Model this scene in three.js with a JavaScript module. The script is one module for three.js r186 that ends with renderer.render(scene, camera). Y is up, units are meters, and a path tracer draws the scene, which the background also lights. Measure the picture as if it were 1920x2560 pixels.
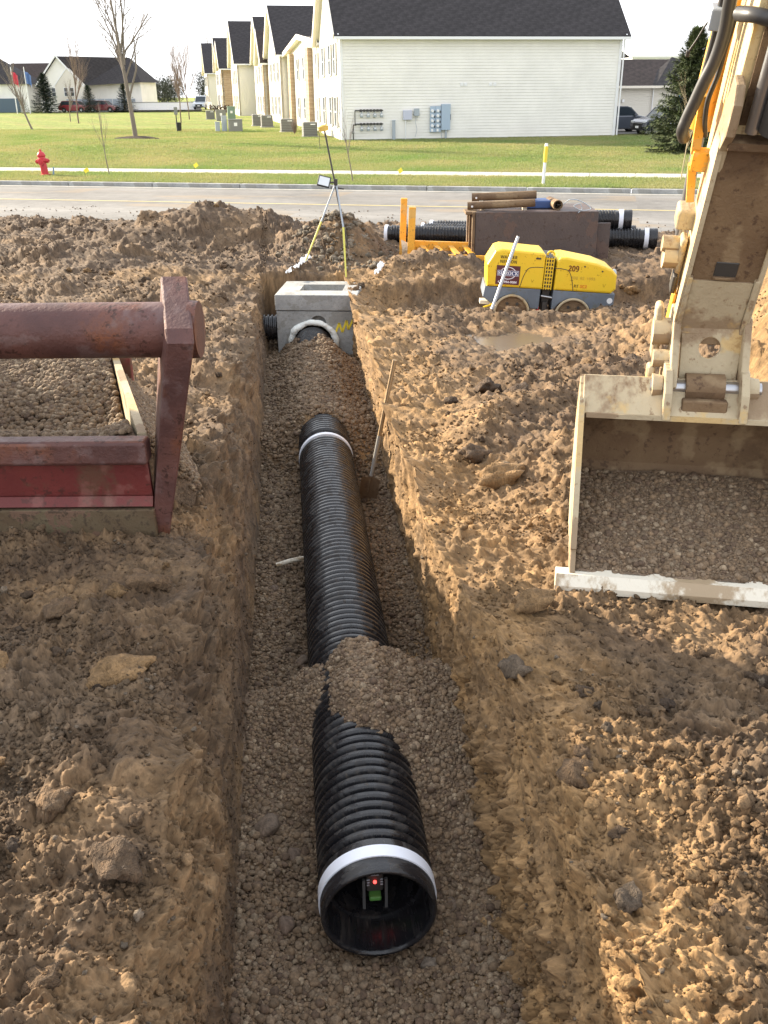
import * as THREE from 'three';
import { RoundedBoxGeometry } from 'three/addons/geometries/RoundedBoxGeometry.js';
import { mergeGeometries, mergeVertices, toCreasedNormals } from 'three/addons/utils/BufferGeometryUtils.js';
import { ImprovedNoise } from 'three/addons/math/ImprovedNoise.js';
import { Brush, Evaluator, SUBTRACTION } from 'three-bvh-csg';

// ---------------------------------------------------------------- camera, sky, sun, exposure
const scene = new THREE.Scene();
const camera = new THREE.PerspectiveCamera(58, 0.75, 0.1, 2000);
camera.position.set(0, 2.75, 0);
camera.rotation.order = 'YXZ';
camera.rotation.set(THREE.MathUtils.degToRad(-24.37), 0, THREE.MathUtils.degToRad(-0.5));
const renderer = new THREE.WebGLRenderer();
renderer.toneMapping = THREE.LinearToneMapping;
renderer.toneMappingExposure = 2.8;
renderer.shadowMap.enabled = true;
const SUN_AZ = THREE.MathUtils.degToRad(33), SUN_EL = THREE.MathUtils.degToRad(20);
const sunDir = new THREE.Vector3(-Math.cos(SUN_AZ) * Math.cos(SUN_EL), Math.sin(SUN_EL), -Math.sin(SUN_AZ) * Math.cos(SUN_EL));
const sun = new THREE.DirectionalLight(new THREE.Color(1, 0.86, 0.66), 5);
sun.position.copy(sunDir).multiplyScalar(120);
sun.castShadow = true; sun.shadow.radius = 1.5;
sun.shadow.mapSize.set(4096, 4096);
Object.assign(sun.shadow.camera, { left: -90, right: 90, top: 90, bottom: -90, near: 1, far: 400 });
scene.add(sun); scene.add(sun.target);
{ // hazy winter sky: pale and bright, whiter toward the horizon and the sun
  const W = 512, H = 256, d = new Float32Array(W * H * 4);
  for (let j = 0; j < H; j++) for (let i = 0; i < W; i++) {
    const el = ((j + 0.5) / H - 0.5) * Math.PI, az = ((i + 0.5) / W - 0.5) * 2 * Math.PI;
    const x = Math.cos(el) * Math.cos(az), y = Math.sin(el), z = Math.cos(el) * Math.sin(az);
    const t = Math.pow(Math.max(0, y), 0.55);
    const dot = Math.max(0, x * sunDir.x + y * sunDir.y + z * sunDir.z);
    const g = 0.35 * Math.pow(dot, 5) + 0.8 * Math.pow(dot, 60);
    const k = (j * W + i) * 4;
    d[k] = 0.78 * (1 - t) + 0.46 * t + g; d[k + 1] = 0.785 * (1 - t) + 0.495 * t + g * 0.94; d[k + 2] = 0.80 * (1 - t) + 0.56 * t + g * 0.8; d[k + 3] = 1;
  }
  const sky = new THREE.DataTexture(d, W, H, THREE.RGBAFormat, THREE.FloatType);
  sky.mapping = THREE.EquirectangularReflectionMapping; sky.magFilter = THREE.LinearFilter; sky.needsUpdate = true;
  scene.background = sky; scene.environment = sky;
}

// ---------------------------------------------------------------- helpers
function rng(seed) { let a = seed >>> 0; return () => { a = (a + 0x6D2B79F5) | 0; let t = Math.imul(a ^ (a >>> 15), 1 | a); t = (t + Math.imul(t ^ (t >>> 7), 61 | t)) ^ t; return ((t ^ (t >>> 14)) >>> 0) / 4294967296; }; }
const noiseGen = new ImprovedNoise();
const N3 = (x, y, z) => noiseGen.noise(x, y, z);
function fbm(x, y, z, o) { let a = 0.5, s = 0; for (let i = 0; i < o; i++) { s += a * N3(x, y, z); x = x * 2.03 + 11.3; y = y * 2.03 + 4.7; z = z * 2.03 + 7.9; a *= 0.5; } return s; }
const lerp = (a, b, t) => a + (b - a) * t, clamp = (x, a, b) => x < a ? a : x > b ? b : x;
const sstep = (a, b, x) => { const t = clamp((x - a) / (b - a), 0, 1); return t * t * (3 - 2 * t); };
const rad = THREE.MathUtils.degToRad, V = (x, y, z) => new THREE.Vector3(x, y, z);
const taken = {};
function numbered(n) { if (taken[n] === undefined) { taken[n] = 0; return n; } taken[n]++; return n + '_' + String(taken[n]).padStart(3, '0'); }
function thing(name, label, category, pos = [0, 0, 0], turn = 0, group) {
  const o = new THREE.Group(); o.name = numbered(name); o.position.set(...pos); o.rotation.y = turn; o.userData = { label, category };
  if (group) o.userData.group = group; scene.add(o); return o;
}
function mk(name, geo, mat, parent) { const m = new THREE.Mesh(Array.isArray(geo) ? merge(geo) : geo, mat); m.name = parent ? name : numbered(name); m.castShadow = m.receiveShadow = true; (parent || scene).add(m); return m; }
function single(name, geo, mat, label, category, group) { const m = mk(name, geo, mat); m.userData = { label, category }; if (group) m.userData.group = group; return m; }
function struct(name, geo, mat, label, category) { const m = mk(name, geo, mat); m.userData = { label, category, kind: 'structure' }; return m; }
function dup(o, pos, turn, label) { const c = o.clone(); c.name = numbered(o.name.replace(/_\d{3}$/, '')); c.userData = { ...o.userData }; if (label) c.userData.label = label; c.position.set(...pos); c.rotation.y = turn; scene.add(c); return c; }
function merge(list) { const l = list.map(g => { let h = g.index ? g.toNonIndexed() : g; for (const k of Object.keys(h.attributes)) if (!['position', 'normal', 'uv'].includes(k)) h.deleteAttribute(k); return h; }); return mergeGeometries(l); }
// uv in metres from the dominant direction of each face
function tri(g, s = 1) {
  g = g.index ? g.toNonIndexed() : g; const p = g.attributes.position, uv = new Float32Array(p.count * 2), a = V(0, 0, 0), b = V(0, 0, 0), c = V(0, 0, 0);
  for (let i = 0; i < p.count; i += 3) {
    a.fromBufferAttribute(p, i); b.fromBufferAttribute(p, i + 1).sub(a); c.fromBufferAttribute(p, i + 2).sub(a); b.cross(c);
    const x = Math.abs(b.x), y = Math.abs(b.y), z = Math.abs(b.z);
    for (let k = 0; k < 3; k++) { const X = p.getX(i + k), Y = p.getY(i + k), Z = p.getZ(i + k); const q = (i + k) * 2;
      if (y >= x && y >= z) { uv[q] = X * s; uv[q + 1] = Z * s; } else if (x >= z) { uv[q] = Z * s; uv[q + 1] = Y * s; } else { uv[q] = X * s; uv[q + 1] = Y * s; } }
  }
  g.setAttribute('uv', new THREE.BufferAttribute(uv, 2)); return g;
}
function bx(w, h, d, x = 0, y = 0, z = 0, rx = 0, ry = 0, rz = 0) { const g = new THREE.BoxGeometry(w, h, d); if (rx) g.rotateX(rx); if (ry) g.rotateY(ry); if (rz) g.rotateZ(rz); g.translate(x, y, z); return tri(g); }
function rb(w, h, d, r, x = 0, y = 0, z = 0, rx = 0, ry = 0, rz = 0) { const g = new RoundedBoxGeometry(w, h, d, 2, r); if (rx) g.rotateX(rx); if (ry) g.rotateY(ry); if (rz) g.rotateZ(rz); g.translate(x, y, z); return tri(g); }
function cyl(p, q, r0, r1 = r0, seg = 16, open = false) {
  const a = V(...p), b = V(...q), d = b.clone().sub(a), L = d.length(); const g = new THREE.CylinderGeometry(r1, r0, L, seg, 1, open);
  const u = g.attributes.uv; for (let i = 0; i < u.count; i++) u.setXY(i, u.getX(i) * 6.28 * Math.max(r0, r1), u.getY(i) * L);
  g.translate(0, L / 2, 0); g.applyQuaternion(new THREE.Quaternion().setFromUnitVectors(V(0, 1, 0), d.normalize())); g.translate(a.x, a.y, a.z); return g;
}
function bar(p, q, w, h, up = [0, 0, 1]) { // a rectangular bar from p to q
  const a = V(...p), b = V(...q), d = b.clone().sub(a), L = d.length(); d.normalize(); const u = V(...up), s = d.clone().cross(u).normalize(), t = s.clone().cross(d);
  const g = bx(w, L, h, 0, L / 2, 0); g.applyMatrix4(new THREE.Matrix4().makeBasis(s, d, t)); g.translate(a.x, a.y, a.z); return g;
}
function tube(pts, r, seg = 40, rs = 10) { return new THREE.TubeGeometry(new THREE.CatmullRomCurve3(pts.map(p => V(...p))), seg, r, rs); }
function ext(pts, depth, bevel = 0, holes = []) { // outline in x,y pushed along z, centred
  const s = new THREE.Shape(pts.map(p => new THREE.Vector2(...p))); for (const h of holes) s.holes.push(h);
  const g = new THREE.ExtrudeGeometry(s, { depth: depth - 2 * bevel, bevelEnabled: bevel > 0, bevelSize: bevel, bevelThickness: bevel, bevelOffset: -bevel, bevelSegments: 2, curveSegments: 16 });
  g.translate(0, 0, -depth / 2 + bevel); return tri(g);
}
const sideways = g => g.rotateY(-Math.PI / 2); // an outline drawn as (z, y), pushed along x
const circ = (x, y, r) => { const p = new THREE.Path(); p.absarc(x, y, r, 0, Math.PI * 2, true); return p; };
const C = (r, g, b) => new THREE.Color(r, g, b);

// ---------------------------------------------------------------- textures: grain, stains, fine relief
function tileNoise(size, f0, oct, seed, gain = 0.55) { // tiling fractal noise, about 0..1
  const out = new Float32Array(size * size); let amp = 1, tot = 0, f = f0; const R = rng(seed);
  for (let o = 0; o < oct && f <= size; o++) {
    const g = new Float32Array(f * f); for (let i = 0; i < g.length; i++) g[i] = R();
    for (let j = 0; j < size; j++) { const y = j * f / size, y0 = y | 0, ty = y - y0, sy = ty * ty * (3 - 2 * ty), a0 = (y0 % f) * f, a1 = ((y0 + 1) % f) * f;
      for (let i = 0; i < size; i++) { const x = i * f / size, x0 = x | 0, tx = x - x0, sx = tx * tx * (3 - 2 * tx), b0 = x0 % f, b1 = (x0 + 1) % f;
        out[j * size + i] += amp * lerp(lerp(g[a0 + b0], g[a0 + b1], sx), lerp(g[a1 + b0], g[a1 + b1], sx), sy); } }
    tot += amp; amp *= gain; f *= 2;
  }
  for (let i = 0; i < out.length; i++) out[i] = clamp((out[i] / tot - 0.5) * 1.6 + 0.5, 0, 1); return out;
}
function tex(size, fn, srgb = true, rep = 1) { // fn(i, x, y) -> [r,g,b], sRGB 0..1 for colour
  const d = new Uint8Array(size * size * 4);
  for (let j = 0; j < size; j++) for (let i = 0; i < size; i++) { const k = j * size + i, c = fn(k, i, j); d[k * 4] = clamp(c[0] * 255, 0, 255); d[k * 4 + 1] = clamp(c[1] * 255, 0, 255); d[k * 4 + 2] = clamp(c[2] * 255, 0, 255); d[k * 4 + 3] = 255; }
  const t = new THREE.DataTexture(d, size, size); t.wrapS = t.wrapT = THREE.RepeatWrapping; t.magFilter = THREE.LinearFilter; t.minFilter = THREE.LinearMipmapLinearFilter; t.generateMipmaps = true;
  if (srgb) t.colorSpace = THREE.SRGBColorSpace; t.repeat.set(rep, rep); t.needsUpdate = true; return t;
}
const grey = (a, size, rep) => tex(size, k => [a[k], a[k], a[k]], false, rep);
const nA = tileNoise(512, 4, 7, 1), nB = tileNoise(512, 8, 6, 2), nC = tileNoise(512, 32, 5, 3, 0.7), nD = tileNoise(512, 3, 6, 4, 0.6), nE = tileNoise(512, 64, 4, 5, 0.8);
const mixc = (a, b, t) => [lerp(a[0], b[0], t), lerp(a[1], b[1], t), lerp(a[2], b[2], t)];
const S = (m) => new THREE.MeshStandardMaterial(m), P = (m) => new THREE.MeshPhysicalMaterial(m);
const grain = grey(nC, 512, 1), rough = grey(nA, 512, 1), fine = grey(nE, 512, 1);
const soilMap = tex(512, k => { const v = 0.72 + 0.28 * nC[k] - 0.12 * (nE[k] > 0.72 ? 1 : 0) + 0.22 * (nB[k] - 0.5); return [v, v * 0.985, v * 0.96]; }, true, 1.4);
const soilBump = tex(512, k => { const v = 0.5 * nC[k] + 0.3 * nE[k] + 0.4 * nB[k]; return [v, v, v]; }, false, 1.4);
const rustMap = tex(512, k => { let c = mixc([0.30, 0.20, 0.19], [0.42, 0.28, 0.25], nA[k]); if (nD[k] > 0.6) c = mixc(c, [0.52, 0.30, 0.17], (nD[k] - 0.6) * 3 * nC[k]); c = mixc(c, [0.2, 0.12, 0.1], sstep(0.62, 0.85, nC[k]) * sstep(0.35, 0.6, nA[k]) * 0.7); c = mixc(c, [0.46, 0.40, 0.40], sstep(0.4, 0.15, nB[k]) * 0.45); return c; }, true, 0.9);
const redMap = tex(512, k => { let c = mixc([0.36, 0.13, 0.125], [0.45, 0.19, 0.17], nA[k]); const w = sstep(0.42, 0.68, nD[k] + 0.2 * (nC[k] - 0.5)); c = mixc(c, [0.36, 0.26, 0.19], w * 0.8); c = mixc(c, [0.24, 0.13, 0.1], sstep(0.6, 0.85, nC[k]) * sstep(0.35, 0.6, nA[k]) * 0.6); c = mixc(c, [0.52, 0.34, 0.31], sstep(0.3, 0.1, nB[k]) * 0.6); return c; }, true, 0.8);
const mudMap = tex(512, k => { let c = mixc([0.40, 0.36, 0.27], [0.33, 0.26, 0.18], nA[k]); if (nD[k] < 0.4) c = mixc(c, [0.42, 0.31, 0.25], 0.7); if (nC[k] > 0.7) c = mixc(c, [0.22, 0.17, 0.12], 0.6); return c; }, true, 1);
const tanMap = tex(512, k => { let c = mixc([0.75, 0.69, 0.57], [0.66, 0.60, 0.49], nA[k]); const w = sstep(0.5, 0.75, nD[k] + 0.25 * (nC[k] - 0.5)); c = mixc(c, [0.52, 0.43, 0.33], w * 0.75); c = mixc(c, [0.46, 0.36, 0.26], sstep(0.7, 0.9, nC[k]) * 0.6); c = mixc(c, [0.82, 0.66, 0.38], sstep(0.3, 0.1, nB[k]) * 0.5); return c; }, true, 0.7);
const brownMap = tex(512, k => { let c = mixc([0.50, 0.41, 0.30], [0.40, 0.31, 0.22], nA[k]); c = mixc(c, [0.34, 0.26, 0.18], sstep(0.45, 0.7, nD[k] + 0.2 * (nC[k] - 0.5)) * 0.6); c = mixc(c, [0.28, 0.2, 0.14], sstep(0.66, 0.85, nC[k]) * 0.6); c = mixc(c, [0.60, 0.52, 0.40], sstep(0.35, 0.12, nB[k]) * 0.5); return c; }, true, 0.8);
const yellowMap = tex(512, k => { let c = mixc([0.93, 0.69, 0.24], [0.88, 0.62, 0.20], nA[k]); if (nC[k] > 0.78) c = mixc(c, [0.45, 0.32, 0.16], 0.7); if (nD[k] > 0.66) c = mixc(c, [0.80, 0.66, 0.42], 0.6); return c; }, true, 1.3);
const concMap = tex(512, k => { const v = 0.60 + 0.1 * (nA[k] - 0.5) + 0.08 * (nC[k] - 0.5); let c = [v, v * 1.0, v * 0.985]; if (nD[k] > 0.62) c = mixc(c, [0.50, 0.49, 0.46], 0.5); if (nE[k] > 0.82) c = mixc(c, [0.4, 0.39, 0.37], 0.6); return c; }, true, 0.9);
const asphMap = tex(512, (k, i, j) => { const st = nA[j * 512 + (i >> 4)], v = 0.43 + 0.07 * (nC[k] - 0.5) + 0.16 * (st - 0.5) + 0.06 * (nD[k] - 0.5); return mixc([v * 1.02, v, v * 0.97], [0.56, 0.48, 0.38], sstep(0.62, 0.85, nB[(j * 512 + (i >> 2)) % 262144]) * 0.45); }, true, 0.12);
const grassMap = tex(512, k => { let c = mixc([0.45, 0.51, 0.19], [0.53, 0.56, 0.25], nA[k]); c = mixc(c, [0.56, 0.52, 0.28], sstep(0.5, 0.85, nD[k]) * 0.75); const v = 0.8 + 0.4 * nC[k]; return [c[0] * v, c[1] * v, c[2] * v]; }, true, 0.13);
const plateMap = tex(512, k => { let c = mixc([0.30, 0.26, 0.25], [0.36, 0.31, 0.29], nA[k]); if (nD[k] > 0.6) c = mixc(c, [0.42, 0.32, 0.27], 0.5); if (nC[k] > 0.78) c = mixc(c, [0.25, 0.18, 0.16], 0.6); return c; }, true, 0.7);
const shingleMap = tex(512, (k, i, j) => { const row = j >> 4, cell = ((i + (row & 1) * 16) >> 5) + row * 37; const r = ((cell * 7919) % 97) / 97; const v = 0.17 + 0.05 * r + 0.05 * (nC[k] - 0.5) - ((j & 15) < 2 ? 0.04 : 0); return [v * 1.05, v * 0.98, v * 1.0]; }, true, 0.22);
const brickMap = tex(512, (k, i, j) => { const row = j >> 5, x = i + (row & 1) * 32, mort = (j & 31) < 4 || (x & 63) < 4; const r = ((((x >> 6) + row * 13) * 7919) % 89) / 89; const c = mixc([0.60, 0.50, 0.40], [0.70, 0.61, 0.51], r); const v = 0.9 + 0.2 * nC[k]; return mort ? [0.72, 0.67, 0.58] : [c[0] * v, c[1] * v, c[2] * v]; }, true, 0.8);
const sidingBump = tex(64, (k, i, j) => { const v = (j % 32) / 32; return [v, v, v]; }, false, 4);
const mat = {
  rust: S({ map: rustMap, bumpMap: grain, bumpScale: 0.003, roughness: 0.55, metalness: 0.25 }),
  red: S({ map: redMap, bumpMap: grain, bumpScale: 0.002, roughness: 0.6 }),
  mudsteel: S({ map: mudMap, bumpMap: grain, bumpScale: 0.004, roughness: 0.8 }),
  tan: S({ map: tanMap, bumpMap: grain, bumpScale: 0.003, roughness: 0.75 }),
  brown: S({ map: brownMap, bumpMap: grain, bumpScale: 0.004, roughness: 0.8 }),
  yellow: S({ map: yellowMap, bumpMap: grain, bumpScale: 0.001, roughness: 0.45 }),
  rollerYellow: S({ color: C(0.86, 0.6, 0.03), map: tex(512, k => nC[k] > 0.88 ? [0.6, 0.52, 0.36] : [0.96 + 0.04 * nA[k], 0.95, 0.92]), roughness: 0.42 }),
  rollerGrey: S({ color: C(0.17, 0.2, 0.24), map: tex(512, k => { const v = 0.8 + 0.2 * nA[k]; return nD[k] > 0.64 ? [v, v * 0.95, v * 0.85] : [v, v, v]; }), roughness: 0.6 }),
  conc: S({ map: concMap, bumpMap: grain, bumpScale: 0.003, roughness: 0.9 }),
  walk: S({ map: concMap, color: C(1.3, 1.25, 1.12), roughness: 0.95 }),
  asph: S({ map: asphMap, bumpMap: grain, bumpScale: 0.006, roughness: 0.95 }),
  grass: S({ map: grassMap, bumpMap: grain, bumpScale: 0.05, roughness: 1 }),
  plate: S({ map: plateMap, bumpMap: grain, bumpScale: 0.003, roughness: 0.6, metalness: 0.1 }),
  shingle: S({ map: shingleMap, bumpMap: grain, bumpScale: 0.004, roughness: 0.95 }),
  shingleBrown: S({ map: shingleMap, color: C(1.5, 1.25, 1.05), roughness: 0.95 }),
  brick: S({ map: brickMap, roughness: 0.95 }),
  siding: S({ color: C(0.72, 0.68, 0.6), bumpMap: sidingBump, bumpScale: 0.012, roughness: 0.7 }),
  lapSiding: S({ color: C(0.86, 0.835, 0.78), roughness: 0.7, map: tex(512, k => { const v = 0.95 + 0.05 * nA[k]; return [v, v, v]; }, true, 0.3) }),
  creamTrim: S({ color: C(0.8, 0.74, 0.64), roughness: 0.6 }),
  white: S({ color: C(0.78, 0.78, 0.78), roughness: 0.55 }),
  whiteDirty: S({ color: C(0.7, 0.66, 0.58), map: tex(512, k => mixc([1, 0.99, 0.96], [0.66, 0.56, 0.44], 0.75 * sstep(0.45, 0.75, nD[k] + 0.35 * (nC[k] - 0.5)))), bumpMap: grain, bumpScale: 0.002, roughness: 0.6 }),
  black: S({ color: C(0.012, 0.012, 0.014), roughness: 0.5 }),
  pipe: S({ map: tex(512, k => { const d = sstep(0.52, 0.72, nB[k]) * sstep(0.4, 0.75, nC[k]), e = sstep(0.76, 0.84, nE[k]) * 0.5; const v = 0.10 + 0.03 * nA[k]; return mixc([v, v, v * 1.1], [0.42, 0.37, 0.31], Math.min(1, d * 0.3 + e * 0.7)); }, true, 1.6), roughnessMap: tex(512, k => { const r = 0.24 + 0.5 * sstep(0.5, 0.75, nB[k]) * nC[k]; return [r, r, r]; }, false, 1.6), roughness: 1, bumpMap: grain, bumpScale: 0.0008 }),
  pipeBig: null,
  steel: S({ color: C(0.45, 0.45, 0.46), roughness: 0.3, metalness: 0.9 }),
  darkSteel: S({ color: C(0.06, 0.055, 0.05), roughness: 0.5, metalness: 0.3 }),
  greyPaint: S({ color: C(0.36, 0.4, 0.44), roughness: 0.55 }),
  bluePanel: S({ color: C(0.36, 0.45, 0.55), roughness: 0.5 }),
  greenBox: S({ color: C(0.18, 0.26, 0.2), roughness: 0.6 }),
  acGrey: S({ color: C(0.2, 0.2, 0.19), roughness: 0.6 }),
  glass: P({ color: C(0.05, 0.06, 0.07), roughness: 0.05, metalness: 0, specularIntensity: 1 }),
  bark: S({ color: C(0.2, 0.165, 0.135), roughness: 0.95, bumpMap: grain, bumpScale: 0.01 }),
  barkRed: S({ color: C(0.18, 0.13, 0.105), roughness: 0.95 }),
  mulch: S({ color: C(0.05, 0.032, 0.022), roughness: 1, bumpMap: grain, bumpScale: 0.06 }),
  needle: S({ color: C(0.12, 0.15, 0.065), roughness: 0.85 }),
  needleDark: S({ color: C(0.03, 0.05, 0.03), roughness: 0.9 }),
  wood: S({ color: C(0.42, 0.3, 0.17), map: tex(256, (k, i, j) => { const v = 0.85 + 0.15 * Math.sin(i * 0.7 + 3 * nA[(j * 2 % 512) * 512 + i]); return [v, v * 0.97, v * 0.93]; }), roughness: 0.7 }),
  foam: S({ color: C(0.78, 0.8, 0.76), roughness: 0.9, bumpMap: rough, bumpScale: 0.01 }),
  sunPale: S({ map: tex(512, k => { let c = mixc([0.84, 0.77, 0.60], [0.80, 0.71, 0.52], nA[k]); c = mixc(c, [0.56, 0.44, 0.3], sstep(0.66, 0.88, nC[k]) * 0.6); return mixc(c, [0.88, 0.66, 0.3], sstep(0.55, 0.75, nD[k]) * 0.6); }, true, 0.9), bumpMap: grain, bumpScale: 0.001, roughness: 0.5 }),  // dusty yellow arm paint, made paler to carry the sunlight on its side
  darkGrey: S({ color: C(0.09, 0.09, 0.09), roughness: 0.6 }),
  hydrant: S({ color: C(0.5, 0.03, 0.04), roughness: 0.4 }),
};
// ---------------------------------------------------------------- the dug ground: one sheet that folds down into the trench
const xp = z => 0.262 + 0.0955 * z;                       // line of the pipe
const roadN = (x, z) => (x + 0.66) * 0.23 - (z + 30.45) * 0.973; // distance beyond the far kerb
const RD = (e, n, y) => [-0.66 + 0.973 * e + 0.23 * n, y, -30.45 + 0.23 * e - 0.973 * n];
const mounds = [ // x, z, rx, rz, h
  [-3.2, -19.2, 1.3, 1.0, 0.6], [-4.6, -18.8, 1.2, 0.9, 0.33], [-2.0, -18.6, 1.0, 0.8, 0.3], [-0.75, -17.4, 0.72, 0.8, 0.64], [-1.3, -17.0, 0.9, 0.8, 0.2], [-5.0, -16.6, 1.5, 0.8, 0.30], [-7.2, -17.2, 0.8, 0.5, 0.22], [-3.6, -15.6, 1.6, 0.5, 0.15],
  [-1.9, -16.0, 0.8, 0.5, 0.2], [0.55, -15.9, 0.6, 0.35, 0.2], [1.2, -15.6, 0.6, 0.35, 0.2], [0.0, -15.4, 0.5, 0.3, 0.10], [4.6, -15.4, 1.2, 0.8, 0.2],
  [4.35, -8.8, 1.1, 1.9, 1.35], [6.2, -7.0, 1.6, 2.2, 1.5], [3.6, -10.6, 0.9, 0.7, 0.28], [1.35, -8.3, 0.55, 0.35, 0.17], [0.9, -7.6, 0.3, 0.4, 0.12], [1.5, -7.0, 0.5, 0.5, 0.16], [2.3, -9.2, 0.6, 0.4, 0.18],
  [1.9, -12.15, 1.6, 0.28, 0.10], [1.72, -11.25, 0.62, 0.55, -0.085], [0.75, -6.2, 0.35, 0.5, -0.10], [0.6, -9.2, 0.5, 0.7, -0.04], [1.5, -3.1, 0.4, 0.4, 0.10], [1.9, -2.6, 0.4, 0.4, 0.16], [0.95, -3.5, 0.25, 0.5, 0.06],
  [-1.15, -3.3, 0.25, 0.5, 0.07], [-1.9, -4.0, 0.3, 0.3, 0.08], [-2.2, -3.3, 0.4, 0.3, 0.05], [-1.3, -7.6, 0.35, 1.2, 0.12], [-1.7, -10.0, 0.5, 1.5, 0.10], [-2.4, -12.2, 0.9, 0.8, 0.10], [-1.05, -4.7, 0.22, 0.6, 0.05],
];
function groundY(x, z) {
  let y = 0.07 * fbm(x * 0.35, 3.1, z * 0.35, 3);
  for (const m of mounds) { const dx = (x - m[0]) / m[2], dz = (z - m[1]) / m[3], q = dx * dx + dz * dz; if (q < 7) y += m[4] * Math.exp(-q); }
  // the cut in which the roller stands
  const cut = sstep(-14.75, -14.35, z) * (1 - sstep(-12.75, -12.5, z)) * sstep(-0.5, 0.2, x) * (1 - sstep(4.2, 5.2, x)); y -= 0.30 * cut;
  // track marks crossing the bank
  if (z > -7 && x < 0) y += 0.022 * Math.sin(z * 24 + 0.8 * x + 1.6 * N3(x * 1.5, 0, z)) * sstep(-3.3, -2.8, z);
  const r = sstep(-8.5, -8.05, roadN(x, z)); return y * (1 - r) - 0.16 * r;
}
function floorY(s, z) {
  const q = Math.abs(s); let y = -0.985 + 0.03 * N3(s * 3, 5.5, z * 2.2) + 0.05 * sstep(0.3, 0.65, q); if (z < -3.05) y -= 0.06 * (1 - sstep(0.2, 0.3, q));
  const bf = sstep(-9.12, -9.75, z), box = sstep(-12.6, -13.7, z);
  return lerp(y, lerp(-0.43, -0.53, box) - lerp(0.28, 0.36, box) * sstep(0.1, 0.62, q + 0.06 * N3(z * 2, 1, s)) + 0.04 * N3(s * 2, 9, z * 2), bf);
}
function pileY(s, z) { // gravel tipped over the pipe
  const f = -0.985 + 0.05 * sstep(0.3, 0.65, Math.abs(s)), j = 0.10 * N3(s * 4, 2, z * 4) + 0.05 * N3(s * 11, 5, z * 11), zz = z + j;
  const c = (1 - sstep(0.06, 0.46, Math.abs(s - 0.04) + 0.4 * j)) * sstep(-5.45, -4.85, zz) * (1 - sstep(-4.35, -3.8, zz)) * (-0.30 - f);
  const r = s > -0.1 ? (lerp(-0.38, -0.60, sstep(0.1, 0.62, s)) - f) * sstep(-5.7, -4.9, zz) * (1 - sstep(-4.5, -3.1, zz)) * sstep(-0.1, 0.22, s) : 0;
  const l = s < 0.1 ? (lerp(-0.46, -0.80, sstep(0.1, 0.6, -s)) - f) * sstep(-5.35, -4.9, zz) * (1 - sstep(-4.8, -3.5, zz)) * sstep(0.1, -0.2, s) : 0;
  return f - 0.03 + Math.max(c, r, l);
}
function hash2(i, j, k) { let h = Math.imul(i, 374761393) ^ Math.imul(j, 668265263) ^ Math.imul(k, 2147483647 - 58); h = Math.imul(h ^ (h >>> 13), 1274126177); return ((h ^ (h >>> 16)) >>> 0) / 4294967296; }
function clods(a, b, size, seed, fill) { // rounded lumps of uneven size
  a = a / size; b = b / size; const a1 = a, b1 = b, w = 0.42 * N3(a * 1.2, b * 1.2, seed) + 0.16 * N3(a * 3.3, b * 3.3, seed), w2 = 0.42 * N3(b * 1.2, seed, a * 1.2) + 0.16 * N3(b * 3.3, seed, a * 3.3); a += w; b += w2;
  const i0 = Math.floor(a), j0 = Math.floor(b); let best = 0;
  for (let j = j0 - 1; j <= j0 + 1; j++) for (let i = i0 - 1; i <= i0 + 1; i++) {
    const r0 = hash2(i, j, seed); if (r0 > fill) continue;
    const dx = a - i - hash2(i, j, seed + 1), dz = b - j - hash2(i, j, seed + 2), h3 = hash2(i, j, seed + 3), r = 0.26 + 0.5 * h3, an = r0 * 19, cs = Math.cos(an), sn = Math.sin(an), du = Math.abs(dx * cs + dz * sn), dv = Math.abs(dz * cs - dx * sn) * (0.75 + 0.6 * h3), dd = 0.6 * Math.max(du, dv) + 0.22 * (du + dv) + 0.18 * Math.sqrt(du * du + dv * dv), q = 1 - (dd * dd) / (r * r);
    if (q > 0) { const v = r * Math.pow(q, 0.42) * (0.6 + 0.5 * hash2(i, j, seed + 4)); if (v > best) best = v; }
  }
  return best > 0 ? best * (1 + 0.5 * N3(a1 * 3.1, b1 * 3.1, seed + 9)) : 0;
}
function ridge(x, z) { let v = 0, a = 0.5; for (let i = 0; i < 4; i++) { v += a * (0.55 - 2 * Math.abs(N3(x, 3.3 + i, z))); x = x * 2.1 + 5.7; z = z * 2.1 + 1.3; a *= 0.55; } return v; }
const groundParts = {};
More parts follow.
